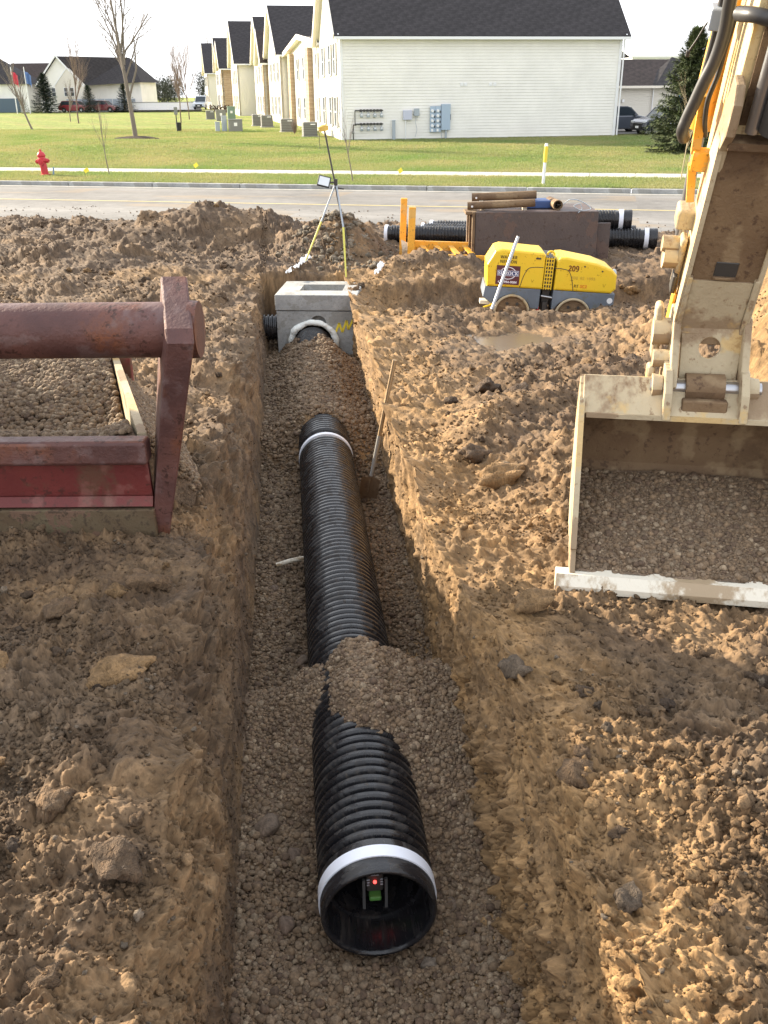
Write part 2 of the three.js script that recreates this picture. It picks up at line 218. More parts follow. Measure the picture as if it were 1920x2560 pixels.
{
  const rows = []; for (const z of [28, 16, 8, 3, 0.5, -0.6]) rows.push(z);
  for (let z = -1.3; z > -26.5;) { rows.push(z); z -= Math.min(0.055, (z * z + 7.5) / 2.75 / 924 * 1.0); }
  const nL = 235, nW = 60, nF = 105, nR2 = 80, nR = 265, nO = 12, nc = nO + nL + nW + nF + nR2 + nR + nO;
  const nr = rows.length, pos = new Float32Array(nr * nc * 3), col = new Float32Array(nr * nc * 3), uv = new Float32Array(nr * nc * 2), sec = new Uint8Array(nr * nc);
  for (let r = 0; r < nr; r++) {
    const z = rows[r], c0 = xp(Math.min(z, 1)), g = sstep(-15.25, -15.02, z) * (1 - sstep(3, 8, z)), depth = Math.max(0.6, -z * 0.911 + 1.14);
    const jag = 0.06 * N3(z * 0.9, 1.5, 0) + 0.06 * N3(z * 3.1, 8.5, 0) + 0.03 * N3(z * 9.3, 3.5, 0), jag2 = 0.06 * N3(z * 0.8, 21.5, 0) + 0.07 * N3(z * 3.3, 28.5, 0) + 0.035 * N3(z * 9.7, 23.5, 0);
    const slump = sstep(-5.6, -3.9, z), bank = 1 - 0.75 * sstep(-8.5, -11, z), hx = t => t < 0.4 ? 0.74 * Math.pow(t / 0.4, 0.9) : 0.74 + 0.26 * (t - 0.4) / 0.6, sLt = -0.80 - 0.17 * bank + 1.3 * jag, sLb = -0.69 + 0.012 * N3(z * 2, 40, 0), sRt = 0.63 + jag2 + 0.19 * slump, sRb = 0.63 + 0.03 * N3(z * 1.3, 50, 0);
    const xl0 = Math.min(-0.435 * depth - 0.9, c0 + sLt - 0.8), xr0 = Math.max(0.435 * depth + 0.9, c0 + sRt + 0.8);
    const yl = groundY(c0 + sLt, z), yr = groundY(c0 + sRt, z), fl = lerp(yl, floorY(sLb, z), g), fr = lerp(yr, floorY(sRb, z), g);
    for (let c = 0; c < nc; c++) {
      let x, y, nx = 0, ny = 1, a, s = 0, edge = 0, brow = 0; let k = c;
      if (k < nO) { const t = 1 - k / nO; x = xl0 - 60 * t * t * t; y = groundY(x, z); a = x - c0 - sLt; }
      else if ((k -= nO) < nL) { const t = k / nL; x = lerp(xl0, c0 + sLt, t); y = groundY(x, z); a = x - c0 - sLt; edge = Math.exp(a * 9); nx = edge * 0.55; ny = 1 - edge * 0.3; y -= 0.10 * Math.exp(a * 6) * g * (0.6 + N3(z * 1.3, 60, x)); }
      else if ((k -= nL) < nW) { s = 1; const t = k / (nW - 1), top = yl - 0.10 * g * (0.6 + N3(z * 1.3, 60, c0 + sLt)); x = c0 + lerp(sLt, sLb, lerp(Math.pow(t, 0.65), hx(t), bank)); y = lerp(top, fl, t); a = (top - y) + (x - c0 - sLt); const e = lerp(Math.exp(-t * 12), 1 - sstep(0.28, 0.5, t), bank); brow = e; nx = lerp(1, 0.55, e); ny = 0.7 * e; edge = Math.exp(-(1 - t) * 10); }
      else if ((k -= nW) < nF) { s = 2; const t = (k + 0.5) / nF; const ss = lerp(sLb, sRb, t); x = c0 + ss; y = lerp(lerp(yl, yr, t), floorY(ss, z), g); a = 1.5 + ss; }
      else if ((k -= nF) < nR2) { s = 3; const t = 1 - k / (nR2 - 1); x = c0 + lerp(sRt, sRb, lerp(Math.pow(t, 0.6), hx(t), slump)); y = lerp(yr, fr, t); a = 4 - (yr - y) - (c0 + sRt - x); const e = lerp(Math.exp(-t * 13), 1 - sstep(0.2, 0.42, t), slump); brow = e; nx = -lerp(1, 0.5, e); ny = 0.75 * e; edge = Math.exp(-(1 - t) * 10); }
      else if ((k -= nR2) < nR) { s = 4; const t = (k + 1) / nR; x = lerp(c0 + sRt, xr0, t); y = groundY(x, z); a = 4 + x - c0 - sRt; edge = Math.exp(-(x - c0 - sRt) * 9); nx = -edge * 0.5; ny = 1 - edge * 0.25; }
      else { k -= nR; s = 5; const t = (k + 1) / nO; x = xr0 + 60 * t * t * t; y = groundY(x, z); a = 4 + x - c0 - sRt; }
      let d;
      const far = sstep(-9, -20, z), m1 = clamp(0.4 + 2.2 * fbm(x * 0.55 + 9, 2, z * 0.55, 2), 0.5 * brow, 1), m2 = clamp(0.42 + 2.4 * fbm(x * 0.8, 7, z * 0.8 + 5, 2), 0.02 + 0.75 * brow, 1);
      const flat = () => {
        const ww = roadN(x, z) > -8.3 ? 0 : 1, pud = Math.exp(-Math.pow((x - 1.72) / 0.8, 2) - Math.pow((z + 11.2) / 0.7, 2)), wet = 1 - 0.5 * pud, X = s === 1 ? c0 + sLt + a : s === 3 ? c0 + sRt + a - 4 : x, rd = 1 - Math.abs(N3(X * 2.6, 8, z * 3.4)), heap = sstep(-15.2, -16.2, z) * 0.6;
        return ww * wet * (1 - 0.2 * far) * (0.14 * fbm(X * 1.3, 4.4, z * 1.3, 3) + 0.035 * rd * rd * m2 + 0.085 * m1 * ridge(X * 1.7 + 4, z * 1.7) + (m1 + heap) * 0.19 * clods(a, z, 0.34, 11, 0.36) + (0.25 + m2 + heap) * 0.08 * clods(a, z, 0.15, 21, 0.5) + 0.045 * clods(a, z, 0.07, 41, 0.1 + 0.4 * m2) + 0.05 * clods(a, z, 0.038, 31, 0.28 + 0.4 * m2) + (0.03 + 0.06 * m2) * ridge(X * 5.2, z * 5.2) + (0.01 + 0.03 * m2) * fbm(X * 9, 1, z * 9, 3) + 0.022 * fbm(X * 14, 1, z * 38, 2) * (1 - 0.6 * m2) + 0.014 * fbm(X * 34, 1, z * 34, 2));
      };
      if (s === 2) d = lerp(flat(), 0.010 * N3(x * 25, y * 25, z * 25) + 0.02 * clods(a, z, 0.07, 91, 0.7), g);
      else if (s === 1 || s === 3) {
        const q = 1 - edge; d = (0.07 * fbm(z * 1.3, y * 1.6, s * 9, 3) + (s === 3 ? 0.034 : 0.010) * N3(z * 8 + y * 1.5, y * 0.9, s) + (s === 3 ? 0.022 * (1 - 0.8 * slump) : 0.008) * N3(z * 22, y * 3, s) + 0.024 * fbm(z * 8, y * 6, s, 3) + 0.012 * fbm(z * 30, y * 24, s, 2)) * q + (0.03 * clods(a, z, 0.17, 71 + s, 0.16) + 0.03 * clods(a, z, 0.055, 75 + s, 0.22)) * (s === 3 ? 1 : 0.3 + 0.7 * Math.exp(-a * 5)); d += ridge(z * 4.4 + s, y * 4.4) * (s === 1 ? 0.02 + 0.05 * bank * brow : 0.02 + 0.06 * slump) + (s === 3 ? slump : 0) * (0.07 * clods(a, z, 0.13, 171, 0.5) + 0.06 * clods(a, z, 0.05, 175, 0.55)); d = lerp(d, flat(), brow);
        if (g < 1) { d = lerp(flat(), d, g); nx *= g; ny = lerp(1, ny, g); }
      } else d = flat() * (s === 5 ? 0.7 : 1);
      const p = r * nc + c; pos[p * 3] = x + nx * d; pos[p * 3 + 1] = y + ny * d; pos[p * 3 + 2] = z + (s === 2 ? 0 : 0.4 * d * N3(x * 6, y * 6, z * 6)); sec[p] = s;
      uv[p * 2] = a; uv[p * 2 + 1] = z;
      // kinds of soil: brown loam, tan clay, darker moist lumps, grey stone dust
      const q1 = clamp(0.5 + 1.6 * fbm(x * 0.9 + 30, y * 1.2, z * 0.9, 3), 0, 1), q2 = clamp(0.5 + 2.2 * fbm(x * 2.6, y * 2.6, z * 2.6 + 40, 3), 0, 1), q3 = hash2(Math.floor(a / 0.06 + 3 * N3(a * 9, 1, z * 9)), Math.floor(z / 0.06 + 3 * N3(z * 9, 2, a * 9)), 5);
      let cr = 0.19, cg = 0.125, cb = 0.071; const put = (rr, gg, bb, t) => { cr = lerp(cr, rr, t); cg = lerp(cg, gg, t); cb = lerp(cb, bb, t); };
      put(0.12, 0.078, 0.048, q2 * 0.7); put(0.31, 0.2, 0.104, sstep(0.52, 0.85, q1) * 0.7); put(0.22, 0.16, 0.105, sstep(0.6, 0.95, 1 - q1) * 0.4);
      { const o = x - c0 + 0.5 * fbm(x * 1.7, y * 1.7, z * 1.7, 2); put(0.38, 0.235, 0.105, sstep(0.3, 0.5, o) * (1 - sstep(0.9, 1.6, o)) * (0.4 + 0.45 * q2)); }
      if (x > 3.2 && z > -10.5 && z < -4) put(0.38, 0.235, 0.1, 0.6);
      if (z < -15.5) put(0.12, 0.085, 0.06, 0.5);
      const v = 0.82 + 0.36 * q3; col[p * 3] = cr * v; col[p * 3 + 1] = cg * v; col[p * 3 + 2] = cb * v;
    }
  }
  const idx = new Uint32Array((nr - 1) * (nc - 1) * 6); let o = 0;
  for (let r = 0; r < nr - 1; r++) for (let c = 0; c < nc - 1; c++) { const a = r * nc + c, b = a + 1, d = a + nc, e = d + 1; idx[o++] = a; idx[o++] = b; idx[o++] = d; idx[o++] = b; idx[o++] = e; idx[o++] = d; }
  const g = new THREE.BufferGeometry(); g.setAttribute('position', new THREE.BufferAttribute(pos, 3)); g.setAttribute('color', new THREE.BufferAttribute(col, 3)); g.setAttribute('uv', new THREE.BufferAttribute(uv, 2)); g.setIndex(new THREE.BufferAttribute(idx, 1)); g.computeVertexNormals();
  Object.assign(groundParts, { pos, sec, nr, nc, rows, nor: g.attributes.normal.array, col });
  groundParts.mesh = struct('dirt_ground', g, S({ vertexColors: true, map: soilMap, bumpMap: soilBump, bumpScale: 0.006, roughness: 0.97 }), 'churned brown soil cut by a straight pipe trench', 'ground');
  console.log('ground', nr, nc, nr * nc, o / 3);
}
// stones and crumbs
function rockGeo(seed, detail = 1, rough = 0.22, flat = 0.75) {
  let g = mergeVertices((() => { const t = new THREE.IcosahedronGeometry(1, detail); t.deleteAttribute('normal'); t.deleteAttribute('uv'); return t; })()); const p = g.attributes.position, R = rng(seed), ox = R() * 50, sx = 0.8 + 0.4 * R(), sz = 0.75 + 0.3 * R();
  for (let i = 0; i < p.count; i++) { const x = p.getX(i), y = p.getY(i), z = p.getZ(i), k = 1 + rough * 1.6 * N3(x * 1.1 + ox, y * 1.1, z * 1.1) + rough * N3(x * 2.7, y * 2.7 + ox, z * 2.7); p.setXYZ(i, x * k * sx, y * k * flat, z * k * sz); }
  g.computeVertexNormals(); const uv = new Float32Array(p.count * 2); for (let i = 0; i < p.count; i++) { uv[i * 2] = p.getX(i) * 0.1; uv[i * 2 + 1] = p.getZ(i) * 0.1; } g.setAttribute('uv', new THREE.BufferAttribute(uv, 2)); return g;
}
const pebbleGeos = [1, 2, 3].map(i => rockGeo(i, 1, 0.16, 0.7)), crumbGeos = [11, 12, 13, 14].map(i => rockGeo(i, 1, 0.55, 0.75));
const stoneMat = S({ color: 0xffffff, map: soilMap, roughness: 0.9 }), crumbMat = S({ color: 0xffffff, map: soilMap, bumpMap: soilBump, bumpScale: 0.006, roughness: 1 });
function scatter(name, label, category, geos, material, list) { // list of [x,y,z,size,[r,g,b],seedAngle]; one InstancedMesh per stone shape
  const R = rng(list.length + 7), e = new THREE.Euler(), q = new THREE.Quaternion(), m = new THREE.Matrix4(), per = geos.map((_, i) => list.filter((_, k) => k % geos.length === i)), c = new THREE.Color();
  per.forEach((l, i) => {
    const im = new THREE.InstancedMesh(geos[i], material, l.length); im.name = numbered(name); im.castShadow = im.receiveShadow = true; im.userData = { label, category, kind: 'stuff' };
    l.forEach((s, k) => { e.set(R() * 0.9 - 0.45, R() * 6.28, R() * 0.9 - 0.45); q.setFromEuler(e); m.compose(V(s[0], s[1], s[2]), q, V(s[3], s[3], s[3])); im.setMatrixAt(k, m); im.setColorAt(k, c.setRGB(...s[4])); }); scene.add(im);
  });
}
const stoneTone = R => { const t = R(), v = 0.75 + 0.5 * R(); return (t < 0.5 ? [0.22, 0.152, 0.094] : t < 0.75 ? [0.235, 0.172, 0.115] : t < 0.9 ? [0.15, 0.1, 0.066] : [0.33, 0.255, 0.175]).map(x => x * v); };
{
  const { pos, sec, nr, nc, rows, col } = groundParts, R = rng(99), peb = [], crumbs = [];
  const onPipe = (x, y, z) => { const s = x - xp(z); return z < -3.2 && Math.hypot(s, y + 0.72) < 0.285; };
  // pebbles cover the trench floor
  let tries = 0; const first = 12 + 235 + 60;
  while (peb.length < 78000 && tries++ < 200000) {
    const z = -2.2 - 12.9 * Math.pow(R(), 1.9), s = lerp(-0.70, 0.66, R()), x = xp(z) + s; if (z < -13.84 && x > -1.6) continue;
    const big = R(), sz = (big < 0.66 ? 0.0055 + 0.0055 * R() : big < 0.965 ? 0.010 + 0.008 * R() : 0.018 + 0.013 * R()) * (1 + 0.35 * sstep(-5, -10, z)); const y = floorY(s, z) + sz * (0.15 + 0.5 * R()) + 0.008;
    if (onPipe(x, y, z)) continue; peb.push([x, y, z, sz, stoneTone(R)]);
  }
  { const ns = 110, nz = 190, ps = [], id = [], cc = []; for (let j = 0; j <= nz; j++) for (let i = 0; i <= ns; i++) { const z = lerp(-5.75, -3.2, j / nz), q = lerp(-0.72, 0.72, i / ns); ps.push(xp(z) + q, pileY(q, z) + 0.006 * N3(q * 40, 1, z * 40), z); }
    const inside = k => Math.hypot(ps[k * 3] - xp(ps[k * 3 + 2]), ps[k * 3 + 1] + 0.72) < 0.235; for (let j = 0; j < nz; j++) for (let i = 0; i < ns; i++) { const a = j * (ns + 1) + i, b = a + 1, c = a + ns + 1, d = c + 1; if (inside(a) && inside(b) && inside(c) && inside(d)) continue; id.push(a, c, b, b, c, d); }
    const g = new THREE.BufferGeometry(); g.setAttribute('position', new THREE.Float32BufferAttribute(ps, 3)); g.setIndex(id); g.computeVertexNormals(); const m = single('gravel_pile', tri(g), S({ color: C(0.225, 0.16, 0.11), map: soilMap, bumpMap: soilBump, bumpScale: 0.012, roughness: 1 }), 'heap of brown gravel tipped over the black pipe', 'gravel'); m.userData.kind = 'stuff';
    for (let i = 0; i < 22000; i++) { const z = lerp(-5.7, -3.25, R()), q = lerp(-0.68, 0.68, R()), y = pileY(q, z), x = xp(z) + q; if (y < floorY(q, z) + 0.0 || Math.hypot(q, y + 0.72) < 0.266) continue; const b = R(), sz = b < 0.66 ? 0.0055 + 0.0055 * R() : b < 0.965 ? 0.010 + 0.008 * R() : 0.018 + 0.012 * R(); peb.push([x, y + sz * 0.3, z, sz, stoneTone(R).map(v => v * 1.1)]); } }
  scatter('trench_gravel', 'small brown bedding stones covering the trench floor', 'gravel', pebbleGeos, stoneMat, peb);
  // loose crumbs of soil, thicker in patches
  tries = 0;
  while (crumbs.length < 60000 && tries++ < 600000) {
    const r = 6 + Math.floor(R() * (nr - 8)), c = 12 + Math.floor(R() * (nc - 24)), p = r * nc + c, s = sec[p]; if (s === 2) continue; const x = pos[p * 3], y = pos[p * 3 + 1], z = pos[p * 3 + 2];
    if (s === 1 || s === 3) { if (R() > (z > -6 ? 0.3 : 0.12)) continue; } else { const m = 0.12 + Math.max(0, 0.26 + 2.6 * fbm(x * 1.1 + 3, 1, z * 1.1, 2)); if (R() > m || roadN(x, z) > -8.4) continue; if (Math.hypot((x - 1.72) / 0.6, (z + 11.2) / 0.6) < 1) continue; }
    const b = R(), sz = (b < 0.88 ? 0.003 + 0.007 * R() : b < 0.99 ? 0.009 + 0.009 * R() : 0.018 + 0.014 * R()) * (1 + 0.6 * sstep(-5, -16, z)), v = 0.75 + 0.5 * R();
    const pale = R() < 0.03; crumbs.push([x + 0.01 * (R() - 0.5), y + sz * 0.35, z + 0.01 * (R() - 0.5), sz, pale ? [0.27 * v, 0.215 * v, 0.16 * v] : [col[p * 3] * v, col[p * 3 + 1] * v, col[p * 3 + 2] * v]]);
  }
  scatter('soil_crumbs', 'loose crumbs of brown soil strewn over the banks', 'soil', crumbGeos, crumbMat, crumbs);
  { const l = []; for (let i = 0; i < 800; i++) { const x = -1.9 + 2.3 * R(), z = -18.2 + 2.9 * R(), s = 0.02 + 0.05 * Math.pow(R(), 2); if (R() > 1.2 * Math.exp(-Math.pow((x + 0.7) / 0.8, 2) - Math.pow((z + 16.9) / 1.0, 2)) || z < -17.9) continue; const v = 0.7 + 0.6 * R(); l.push([x, groundY(x, z) + 0.03 + s * 0.4, z, s, [0.22 * v, 0.185 * v, 0.14 * v]]); } scatter('mound_stones', 'grey broken stones on the mound behind the survey pole', 'stones', crumbGeos, stoneMat, l); }
  { const l = []; for (let i = 0; i < 1400; i++) { const e = -14 + 24 * R(), n = -8.25 + 2.4 * Math.pow(R(), 2.5), q = RD(e, n, 0.02), s = 0.008 + 0.022 * R() * R(), v = 0.7 + 0.5 * R(); if (R() > 0.5 + fbm(e * 0.6, 4, n, 2) * 2) continue; l.push([q[0], 0.02 + 0.04 * Math.sin(Math.PI * (n + 8.3) / 8) + s * 0.2, q[2], s, [0.2 * v, 0.14 * v, 0.09 * v]]); } scatter('road_crumbs', 'crumbs of soil tracked onto the edge of the street', 'soil', crumbGeos, crumbMat, l); }
  // clods and stones that can be picked out one by one
  const clodGeos = [21, 22, 23, 24, 25, 26].map(i => rockGeo(i, 3, 0.42, 0.75));
  const clodMats = [[0.2, 0.13, 0.075], [0.15, 0.1, 0.062], [0.31, 0.195, 0.095], [0.11, 0.075, 0.05], [0.18, 0.135, 0.095]].map(c => S({ color: C(...c), map: soilMap, bumpMap: soilBump, bumpScale: 0.03, roughness: 1 }));
  const stoneMats = [[0.235, 0.175, 0.13], [0.19, 0.135, 0.1], [0.26, 0.21, 0.165]].map(c => S({ color: C(...c), map: soilMap, bumpMap: soilBump, bumpScale: 0.004, roughness: 0.85 }));
  const put = (name, x, y, z, s, k, mats, sx = 1, sy = 1) => { const m = mk(name, (name === 'stone' ? pebbleBig : clodGeos)[k % 3 + (name === 'stone' ? 0 : (k >> 1) % 4)], mats[k % mats.length], groundParts.mesh); m.position.set(x, y, z); m.rotation.set(0.5 * Math.sin(k * 3.1), k * 1.7, 0.5 * Math.cos(k * 2.3)); m.scale.set(s * sx, s * sy, s); };
  const pebbleBig = [31, 32, 33].map(i => rockGeo(i, 2, 0.2, 0.7));
  let n = 0; tries = 0;
  while (n < 150 && tries++ < 20000) {
    const r = 6 + Math.floor(R() * (nr - 8)), c = 12 + Math.floor(R() * (nc - 24)), p = r * nc + c, s = sec[p]; if (s !== 0 && s !== 4) continue; const x = pos[p * 3], y = pos[p * 3 + 1], z = pos[p * 3 + 2];
    if (roadN(x, z) > -8.5 || Math.hypot((x - 1.72) / 0.7, (z + 11.2) / 0.7) < 1 || (x < -1.2 && z < -5.2 && z > -8.5) || (z > -12.4 && z < -12.0)) continue; if (R() > 0.5 + 1.5 * fbm(x * 0.7, 3, z * 0.7, 2)) continue;
    const sz = (0.028 + 0.06 * Math.pow(R(), 2.2)) * (1 + 0.5 * sstep(-5, -15, z)); put('soil_clod', x, y + sz * 0.2, z, sz, Math.floor(R() * 600), clodMats); n++;
  }
  for (const [x, y, z, s, k] of [[-1.36, 0.07, -3.95, 0.105, 2], [-1.5, 0.08, -4.3, 0.07, 1], [-1.95, 0.08, -3.95, 0.10, 7], [-1.75, 0.07, -3.25, 0.06, 12], [-1.4, 0.08, -4.9, 0.09, 15], [-1.85, 0.08, -4.6, 0.08, 10], [0.85, 0.1, -4.6, 0.08, 2], [1.05, 0.08, -8.9, 0.13, 3], [1.3, 0.1, -8.6, 0.1, 8], [2.9, 0.2, -8.6, 0.2, 0], [2.6, 0.15, -9.4, 0.16, 3], [2.75, 0.12, -8.0, 0.17, 1], [3.2, 0.25, -8.9, 0.17, 9], [1.75, 0.08, -12.35, 0.09, 5], [0.9, 0.06, -6.6, 0.12, 2], [0.75, 0.05, -7.1, 0.1, 6]]) put('soil_clod', x, y, z, s, k, clodMats, 1.3, 0.85);
  for (const [x, z, s, k] of [[-0.66, -3.9, 0.07, 0], [-0.5, -3.75, 0.045, 1], [-0.42, -3.95, 0.04, 2], [0.42, -3.8, 0.11, 1], [0.30, -3.4, 0.05, 0], [0.5, -4.35, 0.055, 3], [-0.52, -4.4, 0.05, 4], [-0.45, -4.75, 0.045, 5], [0.35, -5.1, 0.05, 2], [0.48, -6.2, 0.06, 1], [-0.6, -5.6, 0.05, 0], [0.42, -7.3, 0.05, 2], [-0.9, -6.6, 0.04, 1], [0.2, -3.1, 0.045, 2], [-0.5, -3.3, 0.05, 1]]) put('stone', x, floorY(x - xp(z), z) + s * 0.35, z, s, k, stoneMats);
}
// rain water standing in a hollow
struct('puddle', (() => { const g = new THREE.CircleGeometry(1, 40); g.rotateX(-Math.PI / 2); g.scale(0.95, 1, 0.78); g.translate(1.72, -0.032, -11.22); return g; })(), P({ color: C(0.12, 0.09, 0.06), roughness: 0.25, ior: 1.33 }), 'shallow muddy puddle reflecting the pale sky on the right bank', 'puddle');
// unseen soil heap added and stretched along the sun to shade the near banks
{
  const g = new THREE.PlaneGeometry(6.0, 4.4, 110, 90); g.rotateX(-Math.PI / 2); const p = g.attributes.position;
  for (let i = 0; i < p.count; i++) { const u = p.getX(i), v = p.getZ(i), n = 0.5 * fbm(u * 0.8, 5, v * 0.8, 4) + 0.12 * clods(u, v, 0.3, 5, 0.7); const k = (1 - sstep(0.75, 2.0, Math.abs(v) + 0.3 * n)) * (1 - sstep(0.3, 2.6, Math.abs(u + 0.3) + 0.3 * n)); p.setY(i, 2.95 * k + n * (0.15 + k) - 0.12 - 0.6 * sstep(0.75, 1, Math.max(Math.abs(u) / 3, Math.abs(v) / 2.2))); }
  g.computeVertexNormals(); const m = struct('shade_heap', tri(g), S({ color: C(0.21, 0.145, 0.09), map: soilMap, bumpMap: soilBump, bumpScale: 0.02, roughness: 1 }), 'unseen heap of brown soil added to shade the near banks', 'added soil heap'); m.position.set(-5.5, 0, -7.25); m.rotation.y = -SUN_AZ;
}
// ---------------------------------------------------------------- corrugated pipe
function ribbed(L, R, pitch, depth, seg, ends = [0.06, 0.06], inner = 0.03) { // along -z from 0, hollow
  const pts = [], n = Math.floor((L - ends[0] - ends[1]) / pitch), prof = [[0, 0], [0.1, 0], [0.2, 0.82], [0.27, 1], [0.58, 1], [0.65, 0.82], [0.75, 0], [1, 0]];
  const r0 = R - depth, ri = R - depth - inner; pts.push([ri, 0], [r0, 0]);
  for (let i = 0; i < n; i++) for (let k = 0; k < prof.length - 1; k++) pts.push([r0 + depth * prof[k][1], ends[0] + (i + prof[k][0]) * pitch]);
  pts.push([r0, L - ends[1]], [r0, L], [ri, L]); for (let k = 10; k >= 0; k--) pts.push([ri, L * k / 10]);
  const g = new THREE.LatheGeometry(pts.map(p => new THREE.Vector2(p[0], p[1])), seg); const u = g.attributes.uv; const pp = g.attributes.position; for (let i = 0; i < u.count; i++) u.setXY(i, u.getX(i) * 6.28 * R, pp.getY(i));
  g.rotateX(-Math.PI / 2); return toCreasedNormals(g, 0.7);
}
function ring(ro, ri, z0, z1, seg = 72) { const g = new THREE.LatheGeometry([[ri, z0], [ro, z0], [ro, z1], [ri, z1], [ri, z0]].map(p => new THREE.Vector2(...p)), seg); g.rotateX(-Math.PI / 2); return toCreasedNormals(g, 0.5); }
mat.band = S({ color: C(0.72, 0.74, 0.8), roughness: 0.5 });
const PIPE_R = 0.279;
{
  const turn = Math.atan(0.0955), near = thing('drain_pipe', 'long black ribbed pipe lying in the trench with a white band near its mouth', 'pipe', [xp(-3.13), -0.72, -3.13], turn);
  const L = 5.95, body = ribbed(L - 0.2, PIPE_R, 0.065, 0.026, 72, [0.02, 0.05]); body.translate(0, 0, -0.2); mk('pipe_wall', body, mat.pipe, near);
  mk('bell_mouth', (() => { const P0 = [[0.243, 0.35], [0.243, 0.02], [0.252, 0], [0.266, 0], [0.272, 0.012], [0.268, 0.03], [0.273, 0.045], [0.268, 0.06], [0.273, 0.075], [0.275, 0.1], [0.275, 0.2], [0.26, 0.21]]; const g = new THREE.LatheGeometry(P0.map(p => new THREE.Vector2(...p)), 80); g.rotateX(-Math.PI / 2); const u = g.attributes.uv; for (let i = 0; i < u.count; i++) u.setXY(i, u.getX(i) * 1.7, u.getY(i) * 0.6); return g; })(), mat.pipe, near);
  mk('white_band', ring(0.281, 0.27, 0.085, 0.155), mat.band, near);
  const far = thing('drain_pipe', 'black ribbed drain pipe half buried in gravel with a thin white band at its joint', 'pipe', [xp(-9.02), -0.72, -9.02], turn);
  const b2 = ribbed(4.9, PIPE_R, 0.065, 0.026, 64, [0.12, 0.05]); b2.translate(0, 0, -0.05); mk('pipe_wall', b2, mat.pipe, far);
  mk('white_band', ring(0.283, 0.262, -0.02, 0.035), mat.band, far);
  // laser level inside the pipe
  const lz = thing('pipe_laser', 'small black pipe laser with a red light inside the open pipe', 'laser', [xp(-3.38), -0.778, -3.38], turn);
  mk('body', [rb(0.085, 0.12, 0.16, 0.01, 0, 0, -0.08), rb(0.07, 0.02, 0.05, 0.006, 0, 0.068, -0.06)], mat.darkSteel, lz);
  mk('handle', tube([[-0.04, 0.06, 0], [-0.04, 0.085, 0], [0, 0.095, 0], [0.04, 0.085, 0], [0.04, 0.06, 0]], 0.006, 20, 8), mat.darkGrey, lz);
  for (const s of [-1, 1]) { mk('support_bar', [bar([s * 0.055, -0.19, 0.005], [s * 0.055, 0.03, 0.005], 0.014, 0.014), rb(0.024, 0.04, 0.03, 0.005, s * 0.06, -0.185, 0.005)], mat.darkGrey, lz); for (let k = 0; k < 3; k++) mk('button', bx(0.014, 0.006, 0.004, s * 0.033, 0.022 - k * 0.017, 0.002), mat.greyPaint, lz); }
  mk('brand_strip', bx(0.04, 0.006, 0.004, 0, 0.052, 0.002), mat.greyPaint, lz);
  mk('green_base', rb(0.06, 0.026, 0.05, 0.008, 0, -0.085, 0.0), S({ color: C(0.1, 0.28, 0.06), roughness: 0.5 }), lz);
  mk('laser_light', (() => { const g = new THREE.SphereGeometry(0.009, 14, 10); g.translate(0, 0.008, 0.004); return g; })(), S({ color: C(0.4, 0.02, 0.02), emissive: C(1, 0.06, 0.05), emissiveIntensity: 1.6 }), lz);
  const pl = new THREE.PointLight(C(1, 0.08, 0.05), 0.00012, 2); pl.position.set(0, 0.008, 0.03); pl.castShadow = true; lz.add(pl);
}
